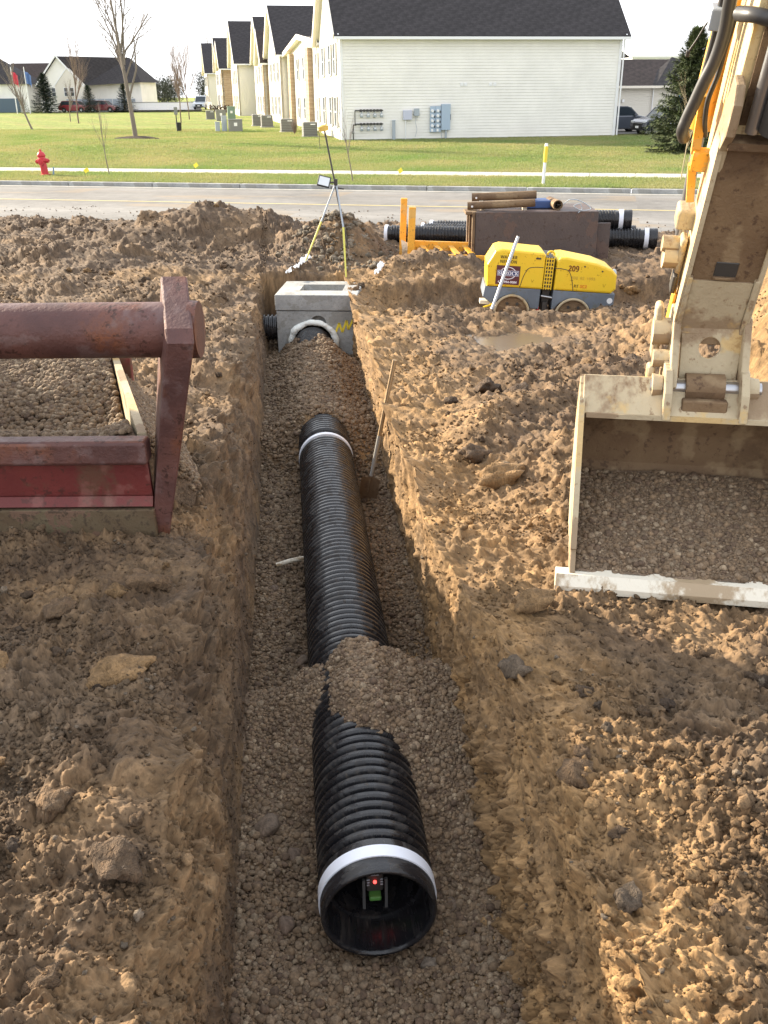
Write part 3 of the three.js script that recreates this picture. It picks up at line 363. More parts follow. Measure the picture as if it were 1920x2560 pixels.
// ---------------------------------------------------------------- concrete catch basin
{
  const t = thing('catch_basin', 'grey concrete drain box with a square opening at the end of the trench', 'catch basin', [-0.95, 0.03, -14.42], rad(-4)); t.scale.set(1.13, 1.0, 1.06);
  const ev = new Evaluator(); ev.useGroups = false;
  const cut = (a, b) => { const A = new Brush(a), B = new Brush(b); A.updateMatrixWorld(); B.updateMatrixWorld(); return ev.evaluate(A, B, SUBTRACTION).geometry; };
  const base = rb(1.08, 1.0, 1.04, 0.012, 0, -0.75, 0); let g = cut(base, bx(0.8, 1, 0.76, 0, -0.7, 0));
  const hole = (x, y, r, d) => { const c = new THREE.CylinderGeometry(r, r * 0.94, d, 40); c.rotateX(Math.PI / 2); c.translate(x, y, 0.52 - d / 2 + 0.02); return c; };
  g = cut(g, hole(0.02, -0.42, 0.108, 0.12)); g = cut(g, hole(-0.05, -0.72, 0.3, 0.4)); g = cut(g, bx(0.05, 0.12, 0.06, -0.30, -0.53, 0.52));
  mk('lower_box', tri(g), mat.conc, t);
  mk('top_slab', tri(cut(rb(1.10, 0.235, 1.06, 0.014, 0, -0.122, 0), bx(0.58, 0.5, 0.46, 0.03, -0.1, -0.03))), mat.conc, t);
  mk('foam_collar', (() => { const g = new THREE.TorusGeometry(0.305, 0.042, 16, 160, rad(230)); g.rotateZ(rad(-25)); const p = g.attributes.position, n = g.attributes.normal; for (let i = 0; i < p.count; i++) { const x = p.getX(i), y = p.getY(i), z = p.getZ(i), d = 0.022 * fbm(x * 14, y * 14, z * 14, 3) + 0.02 * N3(x * 7, y * 7, 3); p.setXYZ(i, x + n.getX(i) * d, y + n.getY(i) * d, z + n.getZ(i) * d); } g.computeVertexNormals(); g.translate(-0.05, -0.72, 0.545); return tri(g); })(), mat.foam, t);
  mk('grate_seat', bx(0.6, 0.05, 0.48, 0.03, -0.15, -0.03), mat.conc, t);
  const sprayPts = [[0.25, -0.57], [0.30, -0.42], [0.34, -0.56], [0.40, -0.38], [0.42, -0.52], [0.49, -0.36]].map(p => [p[0], p[1], 0.523]);
  mk('yellow_paint_mark', (() => { const l = []; for (let i = 0; i < 5; i++) l.push(bar(sprayPts[i], sprayPts[i + 1], 0.028, 0.003)); return l; })(), S({ color: C(0.8, 0.62, 0.05), roughness: 0.8 }), t);
  const lp = thing('drain_pipe', 'short black ribbed pipe entering the side of the concrete drain box', 'pipe', [-1.48, -0.52, -14.15], Math.PI / 2); mk('pipe_wall', ribbed(1.3, 0.2, 0.06, 0.022, 48), mat.pipe, lp);
}
// ---------------------------------------------------------------- shovel leaning in the trench
{
  const a = V(-0.16, -0.90, -8.52), b = V(0.11, 0.48, -8.42), d = b.clone().sub(a).normalize(), t = thing('shovel', 'long wooden handled square shovel leaning on the right trench wall', 'shovel', a.toArray());
  t.quaternion.setFromUnitVectors(V(0, 1, 0), d);
  mk('handle', cyl([0, 0.62, 0], [0, 1.42, 0], 0.019, 0.021, 14), mat.wood, t); mk('shaft', cyl([0, 0.16, 0], [0, 0.64, 0], 0.02, 0.021, 14), S({ color: C(0.28, 0.27, 0.25), roughness: 0.5 }), t);
  mk('blade', (() => { const g = new THREE.PlaneGeometry(0.19, 0.27, 10, 8), p = g.attributes.position; for (let i = 0; i < p.count; i++) { const x = p.getX(i), y = p.getY(i); p.setZ(i, 0.03 * Math.pow(x / 0.1, 2) - 0.02 * y); } g.computeVertexNormals(); g.translate(0, 0.05, 0.02); const h = g.clone(); h.translate(0, 0, -0.004); return [tri(g), tri(h)]; })(), mat.brown, t); mk('socket', cyl([0, 0.02, 0.012], [0, 0.2, 0], 0.014, 0.022, 12), mat.brown, t);
}
single('pipe_offcut', (() => { const g = tube([[-0.92, -0.90, -6.98], [-0.8, -0.87, -7.0], [-0.68, -0.86, -7.03]], 0.02, 12, 10); return g; })(), mat.whiteDirty, 'short white plastic strip poking out beside the black pipe', 'plastic strip');
// ---------------------------------------------------------------- red stone box
{
  const t = thing('stone_box', 'rusty red steel box of gravel with a thick round bar across it', 'steel box', [-1.53, -0.02, -5.68]);
  const Lx = 2.2;
  mk('lower_plate', rb(Lx, 0.30, 0.10, 0.012, -Lx / 2, 0.11, 0.02), mat.mudsteel, t);
  mk('ledge', bx(Lx - 0.02, 0.07, 0.09, -Lx / 2, 0.285, 0.0, rad(-32)), mat.red, t);
  mk('front_plate', bx(Lx - 0.04, 0.36, 0.04, -Lx / 2, 0.44, -0.02, rad(7)), mat.red, t);
  mk('top_rim', rb(Lx + 0.02, 0.165, 0.15, 0.03, -Lx / 2, 0.675, 0.05), mat.rust, t);
  mk('base_runner', rb(Lx + 0.08, 0.08, 0.16, 0.02, -Lx / 2 + 0.02, 0.02, 0.03), mat.mudsteel, t);
  // end posts lean outward; sloping cap on top
  const post = k => { const g = sideways(ext([[-0.36, 0], [0.02, 0], [0.08, 0.6], [0.24, 1.42], [0.19, 1.5], [-0.30, 1.72], [-0.38, 1.7], [-0.46, 1.3]], 0.17, 0.014)), p = g.attributes.position; for (let i = 0; i < p.count; i++) { const y = p.getY(i), z = p.getZ(i); p.setX(i, p.getX(i) * lerp(0.68, 1, sstep(0, 1.1, y)) + k * (0.19 * Math.min(y, 1.42) + 0.22 * z)); } g.computeVertexNormals(); return tri(g); };
  const pr = post(1); pr.translate(0.0, 0, 0); mk('end_post', pr, mat.rust, t);
  const pl = post(-0.4); pl.translate(-Lx, 0, 0); mk('end_post', pl, mat.rust, t);
  const c = (x0, x1, r) => cyl([x0, 1.43, -0.08], [x1, 1.43, -0.08], r, r, 48); mk('spreader_bar', c(-Lx - 0.2, 0.2, 0.172), mat.rust, t);
  mk('bar_end', cyl([0.33, 1.43, -0.08], [0.385, 1.43, -0.08], 0.18, 0.175, 40), mat.rust, t);
  mk('side_plate', bar([-0.05, 0.45, -0.05], [-0.72, 0.45, -1.95], 0.055, 0.62, [0, 1, 0]), mat.tan, t);
  mk('back_plate', rb(Lx - 0.6, 0.9, 0.06, 0.01, -Lx / 2 - 0.3, 0.45, -1.98), mat.red, t);
  mk('side_plate', rb(0.055, 0.7, 1.9, 0.01, -Lx + 0.1, 0.4, -1), mat.red, t);
  mk('lifting_eye', [cyl([0.24, 1.52, -0.3], [0.24, 1.66, -0.3], 0.012, 0.012, 10)], mat.greyPaint, t);
  // gravel heaped inside
  const R = rng(77), list = [], top = (x, z) => { const u = -z / 1.95; return 0.64 - 0.30 * sstep(0.12, 0.45, u) * sstep(0.12, 0.65, -x) + 0.42 * sstep(0.4, 1, u) + 0.05 * N3(x * 2.3, 3, z * 2.3) + 0.07 * sstep(0.5, 0.1, -x); };
  const g = new THREE.PlaneGeometry(2.05, 1.9, 80, 60); g.rotateX(-Math.PI / 2); g.translate(-1.09, 0, -1.0); const p = g.attributes.position; for (let i = 0; i < p.count; i++) { const z = p.getZ(i), xm = -0.08 - 0.35 * (-z), x = Math.min(p.getX(i), xm); p.setX(i, x); p.setY(i, top(x, z) - 0.02); } g.computeVertexNormals();
  const gm = single('gravel_bed', tri(g), S({ color: C(0.225, 0.16, 0.11), map: soilMap, roughness: 1 }), 'bed of gravel filling the red steel box', 'gravel'); gm.userData.kind = 'stuff'; gm.position.set(-1.53, 0, -5.68);
  for (let i = 0; i < 12000; i++) { const z = -0.06 - 1.88 * R(), x = -0.1 - 0.35 * (-z) - R() * (1.95 + 0.35 * z), b = R(), s = b < 0.5 ? 0.012 + 0.008 * R() : 0.018 + 0.016 * R(); list.push([-1.53 + x, top(x, z) + s * (0.1 + 0.4 * R()), -5.68 + z, s, stoneTone(R)]); }
  for (let i = 0; i < 5000; i++) { const z = -0.6 - 1.4 * R(), o = R() * 0.42, x = -0.02 - 0.35 * (-z) + o, s = 0.010 + 0.014 * R(); list.push([-1.53 + x, 0.63 - 1.15 * o + 0.04 * N3((o) * 8, 2, z * 5) - 0.5 * sstep(-0.7, -0.4, z), -5.68 + z, s, stoneTone(R)]); }
  scatter('box_gravel', 'brown gravel stones heaped in the red steel box', 'gravel', pebbleGeos, stoneMat, list);
  const wg = new THREE.PlaneGeometry(0.42, 1.6, 30, 40); wg.rotateX(-Math.PI / 2); wg.translate(0.12, 0, -1.25); const wp = wg.attributes.position; for (let i = 0; i < wp.count; i++) { const z = wp.getZ(i), o = wp.getX(i) + 0.09; wp.setX(i, -0.02 - 0.35 * (-z) + o); wp.setY(i, 0.62 - 1.15 * o + 0.04 * N3(o * 8, 2, z * 5) - 0.5 * sstep(-0.7, -0.4, z)); } wg.computeVertexNormals();
  const wm = single('gravel_bank', tri(wg), S({ color: C(0.225, 0.16, 0.11), map: soilMap, bumpMap: soilBump, bumpScale: 0.02, roughness: 1 }), 'gravel spilled against the outside of the red steel box', 'gravel'); wm.userData.kind = 'stuff'; wm.position.set(-1.53, 0, -5.68);
}
// ---------------------------------------------------------------- excavator arm and bucket
{
  const t = thing('excavator', 'tan muddy excavator arm with a wide smooth edged bucket of gravel', 'excavator', [1.85, 0.07, -4.80], rad(-10.5));
  const W = 1.5, h = W / 2;
  const bucket = new THREE.Group(); bucket.name = 'bucket'; t.add(bucket);
  // shell: floor, curved back, top (outline as z, y)
  const outer = [[0, 0], [-0.5, -0.03], [-0.8, 0.02], [-0.98, 0.16], [-1.06, 0.38], [-1.03, 0.62], [-0.92, 0.86], [-0.80, 1.0], [-0.62, 0.86]], inner = [[-0.66, 0.82], [-0.8, 0.9], [-0.9, 0.8], [-0.99, 0.6], [-1.02, 0.38], [-0.95, 0.2], [-0.79, 0.055], [-0.5, 0.005], [-0.01, 0.03]];
  mk('shell', sideways(ext([...outer, ...inner], W - 0.06, 0.004)), mat.brown, bucket);
  for (const s of [-1, 1]) { const pts = [[0.0, -0.03], [-0.5, -0.05], [-0.82, 0.0], [-1.0, 0.15], [-1.08, 0.38], [-1.05, 0.63], [-0.94, 0.88], [-0.80, 1.03], [-0.60, 0.87], [-0.30, 0.42], [0.03, 0.05]]; const g = sideways(ext(pts, 0.035, 0.006)); g.translate(s * (h - 0.02), 0, 0); mk('side_plate', g, mat.tan, bucket);
    const f = bar([s * (h - 0.02), 0.16, -0.06], [s * (h - 0.02), 0.93, -0.64], 0.035, 0.035); mk('side_edge', f, mat.tan, bucket); }
  mk('cutting_edge', sideways(ext([[0.10, -0.05], [-0.04, -0.052], [-0.04, 0.045], [0.045, 0.045], [0.10, -0.01]], W + 0.16, 0.008)), mat.whiteDirty, bucket);
  mk('top_plate', [(() => { const g = rb(W - 0.05, 0.27, 0.03, 0.008, 0, 0, 0); g.rotateX(rad(-42)); g.translate(0, 0.945, -0.685); return tri(g); })()], mat.tan, bucket);
  mk('edge_lip', bar([-h + 0.05, 0.845, -0.595], [h - 0.05, 0.845, -0.595], 0.05, 0.03, [0, 1, 0]), mat.tan, bucket);
  for (const x of [-0.22, 0.23]) { const g = sideways(ext([[-0.56, 0.84], [-0.59, 1.0], [-0.68, 1.12], [-0.82, 1.15], [-0.98, 1.06], [-1.06, 0.8], [-0.95, 0.72]], 0.05, 0.008)); g.translate(x, 0, 0); mk('ear', g, mat.tan, bucket); }
  mk('pin', cyl([-0.32, 1.0, -0.74], [0.34, 1.0, -0.74], 0.045, 0.045, 24), mat.steel, bucket);
  mk('pin_boss', cyl([-0.11, 1.0, -0.74], [0.12, 1.0, -0.74], 0.09, 0.09, 28), mat.brown, bucket);
  mk('pin_block', rb(0.27, 0.08, 0.14, 0.015, 0.005, 0.915, -0.68), mat.brown, bucket);
  for (const x of [-0.28, 0.29]) mk('pin_cap', cyl([x - 0.03, 1.0, -0.74], [x + 0.03, 1.0, -0.74], 0.08, 0.07, 24), mat.tan, bucket);
  // gravel in the bucket
  const R = rng(31), list = [], top = (x, z) => 0.05 + 0.29 * (-z) + 0.02 * N3(x * 3, 1, z * 3) - 0.03 * Math.pow(Math.abs(Math.sin(x * 11 + 1)), 6) * sstep(-0.35, 0, z), M = new THREE.Matrix4().compose(t.position, t.quaternion, V(1, 1, 1)); M.makeRotationFromEuler(t.rotation).setPosition(t.position);
  const pg = new THREE.PlaneGeometry(W - 0.08, 0.98, 140, 90); pg.rotateX(-Math.PI / 2); pg.translate(0, 0, -0.49); const pp = pg.attributes.position; for (let i = 0; i < pp.count; i++) pp.setY(i, top(pp.getX(i), pp.getZ(i)) + 0.006 * N3(pp.getX(i) * 40, 1, pp.getZ(i) * 40)); pg.computeVertexNormals(); pg.applyMatrix4(M);
  const gm = single('gravel_load', tri(pg), S({ color: C(0.25, 0.18, 0.125), map: soilMap, bumpMap: soilBump, bumpScale: 0.015, roughness: 1 }), 'fine brown gravel filling the excavator bucket', 'gravel'); gm.userData.kind = 'stuff';
  for (let i = 0; i < 34000; i++) { const x = (R() - 0.5) * (W - 0.1), z = -0.02 - 0.94 * R(), b = R(), s = b < 0.8 ? 0.003 + 0.004 * R() : b < 0.975 ? 0.006 + 0.007 * R() : 0.014 + 0.014 * R(); const v = V(x, top(x, z) + s * 0.25, z).applyMatrix4(M); list.push([v.x, v.y, v.z, s, stoneTone(R).map(q => q * 1.12)]); }
  scatter('bucket_gravel', 'small brown stones lying in the excavator bucket', 'gravel', pebbleGeos, stoneMat, list);
  // coupler between bucket and arm
  const lk = new THREE.Group(); lk.name = 'linkage'; t.add(lk);
  mk('coupler_plate', [(() => { const q = new THREE.Shape([[-0.16, 0], [0.17, 0], [0.19, 0.34], [-0.17, 0.34]].map(p => new THREE.Vector2(...p))); q.holes.push(circ(0.0, 0.2, 0.07)); const g = new THREE.ExtrudeGeometry(q, { depth: 0.03, bevelEnabled: true, bevelSize: 0.006, bevelThickness: 0.006, bevelSegments: 2 }); g.rotateX(rad(-8)); g.translate(0.02, 1.03, -0.83); return tri(g); })()], mat.tan, lk);
  for (const x of [-0.19, 0.225]) mk('link_arm', (() => { const g = sideways(ext([[-0.66, 1.02], [-0.78, 0.95], [-0.9, 0.98], [-1.12, 1.35], [-1.02, 1.46], [-0.82, 1.42]], 0.045, 0.008)); g.translate(x, 0, 0); return g; })(), mat.tan, lk);
  for (const [x, y, z, r] of [[-0.26, 1.30, -0.95, 0.085], [-0.25, 1.15, -0.86, 0.055]]) mk('link_pin', cyl([x - 0.06, y, z], [x + 0.05, y, z], r, r, 26), mat.tan, lk);
  mk('toggle_link', rb(0.05, 0.36, 0.12, 0.03, -0.29, 1.30, -0.98, rad(8)), mat.tan, lk); mk('bolt_block', [rb(0.05, 0.12, 0.12, 0.02, -0.31, 1.04, -0.9)], mat.tan, lk);
  // the stick, in its own axes: y along it, +z toward the cab
  const stick = new THREE.Group(); stick.name = 'arm'; t.add(stick); stick.position.set(0.0, 1.27, -0.92); stick.rotation.set(rad(24), 0, rad(-3));
  mk('arm_beam', sideways(ext([[0.0, 0.0], [0.0, 1.30], [-0.05, 1.40], [-0.04, 2.8], [-0.50, 2.8], [-0.54, 1.2], [-0.32, 0.0]], 0.36, 0.01)), mat.sunPale, stick);
  mk('belly_plate', bx(0.41, 1.30, 0.03, 0, 0.65, 0.017), mat.brown, stick); mk('belly_plate', bx(0.30, 1.4, 0.02, 0.02, 2.05, -0.03), mat.brown, stick);
  mk('end_plate', [rb(0.42, 0.09, 0.06, 0.012, 0, 0.04, 0.03), rb(0.03, 0.46, 0.05, 0.008, -0.19, 0.24, 0.035), rb(0.03, 0.46, 0.05, 0.008, 0.19, 0.24, 0.035)], mat.tan, stick);
  mk('end_face', bx(0.345, 0.36, 0.012, 0, 0.265, 0.036), mat.tan, stick);
  const sl = mk('slot', rb(0.13, 0.10, 0.014, 0.025, 0.0, 0.52, 0.03), mat.darkSteel, stick); mk('slot_lip', rb(0.13, 0.02, 0.03, 0.006, 0, 0.467, 0.036), mat.brown, sl);
  for (const x of [-0.205, 0.205]) { mk('side_rail', bx(0.028, 1.28, 0.10, x, 0.66, 0.0), mat.tan, stick); mk('lug', (() => { const g = sideways(ext([[0.03, 1.1], [0.05, 1.24], [0.14, 1.36], [0.14, 1.52], [0.08, 1.6], [-0.03, 1.6], [-0.2, 1.1]], 0.05, 0.012)); g.translate(x * 0.93, 0, 0); return g; })(), mat.tan, stick); }
  mk('belly_top', bx(0.36, 0.04, 0.14, 0, 1.29, 0.03), mat.brown, stick);
  mk('thumb_cylinder', cyl([0.03, 1.38, 0.1], [0.03, 3.0, 0.14], 0.085, 0.085, 28), mat.darkSteel, stick); mk('cylinder_rod', cyl([-0.08, 1.36, 0.07], [-0.08, 3.0, 0.10], 0.035, 0.035, 20), mat.steel, stick);
  mk('bucket_cylinder', cyl([-0.22, 1.05, -0.62], [-0.16, 2.8, -0.68], 0.08, 0.08, 24), mat.yellow, stick); mk('cylinder_rod', cyl([-0.20, 0.2, -0.52], [-0.22, 1.05, -0.62], 0.032, 0.032, 18), mat.steel, stick);
  mk('cylinder_guard', [bar([-0.22, 0.70, -0.40], [-0.255, 0.93, -0.40], 0.045, 0.045), bar([-0.255, 1.0, -0.40], [-0.275, 1.33, -0.40], 0.05, 0.045)], mat.yellow, stick); mk('guard_bracket', rb(0.11, 0.12, 0.07, 0.008, -0.215, 0.965, -0.385), mat.yellow, stick);
  mk('pivot_block', rb(0.13, 0.13, 0.14, 0.02, -0.215, 0.60, -0.40), mat.tan, stick); mk('pivot_pin', cyl([-0.33, 0.42, -0.37], [-0.2, 0.42, -0.37], 0.05, 0.05, 20), mat.tan, stick);
  mk('pivot_link', rb(0.04, 0.36, 0.11, 0.03, -0.21, 0.32, -0.34), mat.tan, stick); mk('pivot_pin', cyl([-0.31, 0.34, -0.36], [-0.22, 0.34, -0.36], 0.075, 0.075, 24), mat.tan, stick); mk('wear_pad', rb(0.03, 0.13, 0.1, 0.012, -0.22, 0.2, -0.3), mat.darkSteel, stick); mk('wear_pad', rb(0.02, 0.26, 0.1, 0.012, -0.2, 0.02, -0.28), mat.yellow, stick);
  mk('hose_clamp', rb(0.09, 0.11, 0.1, 0.01, -0.292, 1.714, -0.45), mat.greyPaint, stick);
  const hoseM = S({ color: C(0.045, 0.042, 0.04), roughness: 0.42 });
  mk('hose', tube([[-0.24, 2.2, -0.2], [-0.276, 1.9, -0.28], [-0.266, 1.71, -0.3], [-0.28, 1.56, -0.3], [-0.309, 1.448, -0.3], [-0.335, 1.332, -0.3], [-0.356, 1.241, -0.3], [-0.366, 1.175, -0.3], [-0.34, 1.1, -0.36]], 0.034, 70, 14), hoseM, stick);
  mk('hose', tube([[-0.29, 2.0, -0.45], [-0.286, 1.6, -0.45], [-0.288, 1.536, -0.45], [-0.292, 1.444, -0.45], [-0.294, 1.375, -0.45], [-0.28, 1.2, -0.45]], 0.02, 50, 12), hoseM, stick);
  mk('hose', tube([[-0.22, 1.8, -0.35], [-0.233, 1.6, -0.35], [-0.239, 1.465, -0.35], [-0.26, 1.326, -0.35], [-0.252, 1.222, -0.35], [-0.22, 1.1, -0.4]], 0.014, 50, 10), hoseM, stick);
  mk('hose', tube([[-0.25, 1.86, -0.1], [-0.2, 1.90, 0.02], [-0.1, 1.9, 0.06], [0.1, 1.95, 0.02]], 0.036, 30, 12), hoseM, stick);
  mk('lamp_wire', tube([[-0.30, 1.75, -0.45], [-0.343, 1.675, -0.45], [-0.375, 1.594, -0.45], [-0.405, 1.531, -0.45]], 0.005, 30, 6), mat.darkSteel, stick); mk('wire_plug', rb(0.02, 0.035, 0.02, 0.006, -0.405, 1.525, -0.45), mat.darkSteel, stick);
}
// ---------------------------------------------------------------- trench roller
function textPanel(w, h, px, draw) { const c = document.createElement('canvas'); c.width = px; c.height = Math.round(px * h / w); const x = c.getContext('2d'); draw(x, c.width, c.height); const t = new THREE.CanvasTexture(c); t.colorSpace = THREE.SRGBColorSpace; return t; }
{
  const t = thing('trench_roller', 'yellow and grey trench roller with ribbed drums standing in a shallow cut', 'roller', [2.33, -0.38, -13.45], rad(-3)); t.rotation.z = rad(-3.5);
  const D = 0.72;
  const hoodL = ext([[-0.88, 0.60], [-0.10, 0.60], [-0.10, 1.07], [-0.14, 1.10], [-0.72, 1.12], [-0.80, 1.09], [-0.90, 0.90]], D, 0.03);
  const hoodR = ext([[0.06, 0.60], [0.86, 0.60], [0.92, 0.66], [0.91, 0.86], [0.84, 0.93], [0.62, 1.0], [0.18, 1.06], [0.10, 1.05], [0.06, 1.0]], D, 0.03);
  const hl = mk('rear_hood', hoodL, mat.rollerYellow, t), hr = mk('front_hood', hoodR, mat.rollerYellow, t);
  const arch = (cx, r) => { const p = []; for (let i = 0; i <= 14; i++) { const a = Math.PI * (0.12 + 0.76 * i / 14); p.push([cx - r * Math.cos(a), 0.22 + r * Math.sin(a)]); } return p; };
  mk('rear_skirt', ext([[-0.92, 0.45], [-0.80, 0.36], ...arch(-0.50, 0.28), [-0.12, 0.32], [-0.12, 0.598], [-0.90, 0.598]], D - 0.02, 0.012), mat.rollerGrey, t);
  mk('front_skirt', ext([[0.06, 0.32], ...arch(0.36, 0.28), [0.62, 0.30], [0.80, 0.34], [0.92, 0.42], [0.92, 0.598], [0.06, 0.598]], D - 0.02, 0.012), mat.rollerGrey, t);
  const grille = mk('grille', bx(0.11, 0.44, D - 0.06, -0.035, 0.82, 0), mat.darkSteel, t);
  mk('grille_bars', (() => { const l = []; for (let i = 0; i < 9; i++) l.push(bx(0.12, 0.014, 0.012, -0.035, 0.62 + i * 0.05, D / 2 - 0.025)); for (let i = 0; i < 4; i++) l.push(bx(0.012, 0.44, 0.014, -0.085 + i * 0.035, 0.82, D / 2 - 0.024)); return l; })(), mat.rollerYellow, grille);
  mk('joint_frame', [bx(0.10, 0.5, 0.5, -0.03, 0.36, 0), bx(0.06, 0.34, 0.06, -0.04, 0.25, 0.3)], mat.darkSteel, t); mk('red_strut', bx(0.035, 0.3, 0.04, -0.13, 0.2, 0.31), mat.hydrant, t); mk('steer_rod', cyl([-0.1, 0.5, 0.3], [0.1, 0.48, 0.3], 0.018, 0.018, 10), mat.steel, t);
  for (const cx of [-0.50, 0.36]) {
    const d = mk('drum', (() => { const g = cyl([cx, 0.26, -0.41], [cx, 0.26, 0.38], 0.235, 0.235, 40); return [g]; })(), mat.brown, t);
    mk('rim', (() => { const g = new THREE.TorusGeometry(0.238, 0.018, 10, 48); g.translate(cx, 0.26, 0.395); return tri(g); })(), mat.tan, d);
    for (let i = 0; i < 6; i++) { const a = i * 1.047; mk('hub_bolt', cyl([cx + 0.14 * Math.cos(a), 0.26 + 0.14 * Math.sin(a), 0.37], [cx + 0.14 * Math.cos(a), 0.26 + 0.14 * Math.sin(a), 0.392], 0.022, 0.022, 10), mat.darkSteel, d); }
    mk('pads', (() => { const l = []; for (let i = 0; i < 18; i++) for (let k = 0; k < 4; k++) { const a = (i + (k & 1) * 0.5) * Math.PI / 9, g = rb(0.07, 0.05, 0.12, 0.012, 0, 0.25, 0); g.rotateZ(a); g.translate(cx, 0.26, -0.33 + k * 0.2); l.push(g); } return l; })(), mat.brown, d);
  }
  mk('headlight', (() => { const g = new THREE.SphereGeometry(0.07, 20, 14); g.scale(0.6, 1, 0.7); g.translate(0.875, 0.86, 0.27); return g; })(), P({ color: C(0.4, 0.45, 0.46), roughness: 0.12 }), t);
  mk('side_slot', bx(0.03, 0.1, 0.06, 0.905, 0.73, 0.25), mat.darkSteel, t); mk('round_badge', cyl([0.86, 0.5, 0.345], [0.86, 0.5, 0.352], 0.04, 0.04, 20), mat.white, t);
  mk('scraper', bar([-0.9, 0.3, 0.36], [-0.72, 0.38, 0.36], 0.02, 0.03), mat.rollerYellow, t); mk('scraper', bx(0.14, 0.05, 0.2, -0.88, 0.36, 0.2), mat.whiteDirty, t); mk('scraper', bx(0.05, 0.2, 0.4, 0.86, 0.26, 0.1), mat.brown, t);
  mk('lifting_hook', (() => { const g = new THREE.TorusGeometry(0.05, 0.015, 10, 20, Math.PI); g.translate(0.0, 1.04, 0.1); return g; })(), mat.rollerYellow, t);
  for (const [w, x, y] of [[0.07, -0.2, 1.02], [0.02, 0.45, 0.95], [0.02, 0.7, 0.9]]) mk('vent', bx(w, 0.02, 0.012, x, y, D / 2 + 0.001), mat.darkSteel, t);
  for (const [x0, y0, s] of [[-0.42, 0.60, 1], [0.33, 0.60, -1]]) mk('door_seam', tube([[x0, 0.61, D / 2 + 0.001], [x0 + s * 0.05, 0.8, D / 2 + 0.001], [x0 + s * 0.1, 0.88, D / 2 + 0.001], [x0 + s * 0.18, 0.90, D / 2 + 0.001], [x0 + s * 0.3, 0.905, D / 2 + 0.001]], 0.005, 24, 6), mat.darkSteel, t);
  const panel = (name, w, h, x, y, px, draw, parent, transparent) => { const g = new THREE.PlaneGeometry(w, h); g.translate(x, y, D / 2 + 0.004); const m = S({ map: textPanel(w, h, px, draw), roughness: 0.5 }); if (transparent) { m.transparent = true; m.alphaTest = 0.4; } return mk(name, g, m, parent); };
  panel('maker_lettering', 0.30, 0.12, -0.61, 0.99, 360, (c, w, h) => { c.clearRect(0, 0, w, h); c.fillStyle = '#4f4215'; c.font = 'bold 70px sans-serif'; c.textAlign = 'center'; c.fillText('WACKER', w / 2, 66, w - 10); c.fillText('NEUSON', w / 2, 140, w - 10); }, hl, true);
  panel('owner_sign', 0.33, 0.26, -0.60, 0.77, 400, (c, w, h) => { c.fillStyle = '#5a2a30'; c.fillRect(0, 0, w, h); c.strokeStyle = '#e8e6ea'; c.lineWidth = 12; c.beginPath(); c.ellipse(w / 2, 125, 130, 98, 0, 0, 7); c.stroke(); c.fillStyle = '#38406c'; c.fillRect(22, 82, w - 44, 86); c.lineWidth = 5; c.strokeRect(22, 82, w - 44, 86); c.fillStyle = '#f0eef2'; c.font = 'bold 84px serif'; c.textAlign = 'center'; c.fillText('SHROCK', w / 2, 154, w - 56); c.font = 'bold 52px sans-serif'; c.fillText('419-994-0004', w / 2, 290, w - 60); }, hl);
  panel('fleet_number', 0.16, 0.13, 0.30, 0.92, 220, (c, w, h) => { c.clearRect(0, 0, w, h); c.fillStyle = '#6e2b14'; c.font = 'bold 150px sans-serif'; c.textAlign = 'center'; c.fillText('209', w / 2, 150, w - 8); }, hr, true);
  panel('phone_lettering', 0.34, 0.07, 0.45, 0.79, 420, (c, w, h) => { c.clearRect(0, 0, w, h); c.fillStyle = '#c8a83a'; c.font = 'bold 66px monospace'; c.textAlign = 'center'; c.fillText('800 02 1993', w / 2, 66, w - 8); }, hr, true);
  panel('model_lettering', 0.30, 0.07, 0.47, 0.68, 400, (c, w, h) => { c.clearRect(0, 0, w, h); c.fillStyle = '#6a5418'; c.font = 'bold 76px sans-serif'; c.fillText('RT', 12, 76); c.fillStyle = '#d8641e'; c.fillText('SC2', 130, 76); }, hr, true);
}
single('metal_pole', cyl([1.44, -0.12, -12.62], [1.86, 0.96, -13.0], 0.022, 0.022, 14), S({ color: C(0.42, 0.44, 0.46), roughness: 0.4, metalness: 0.3 }), 'thin grey metal pole leaning against the yellow roller', 'pole');
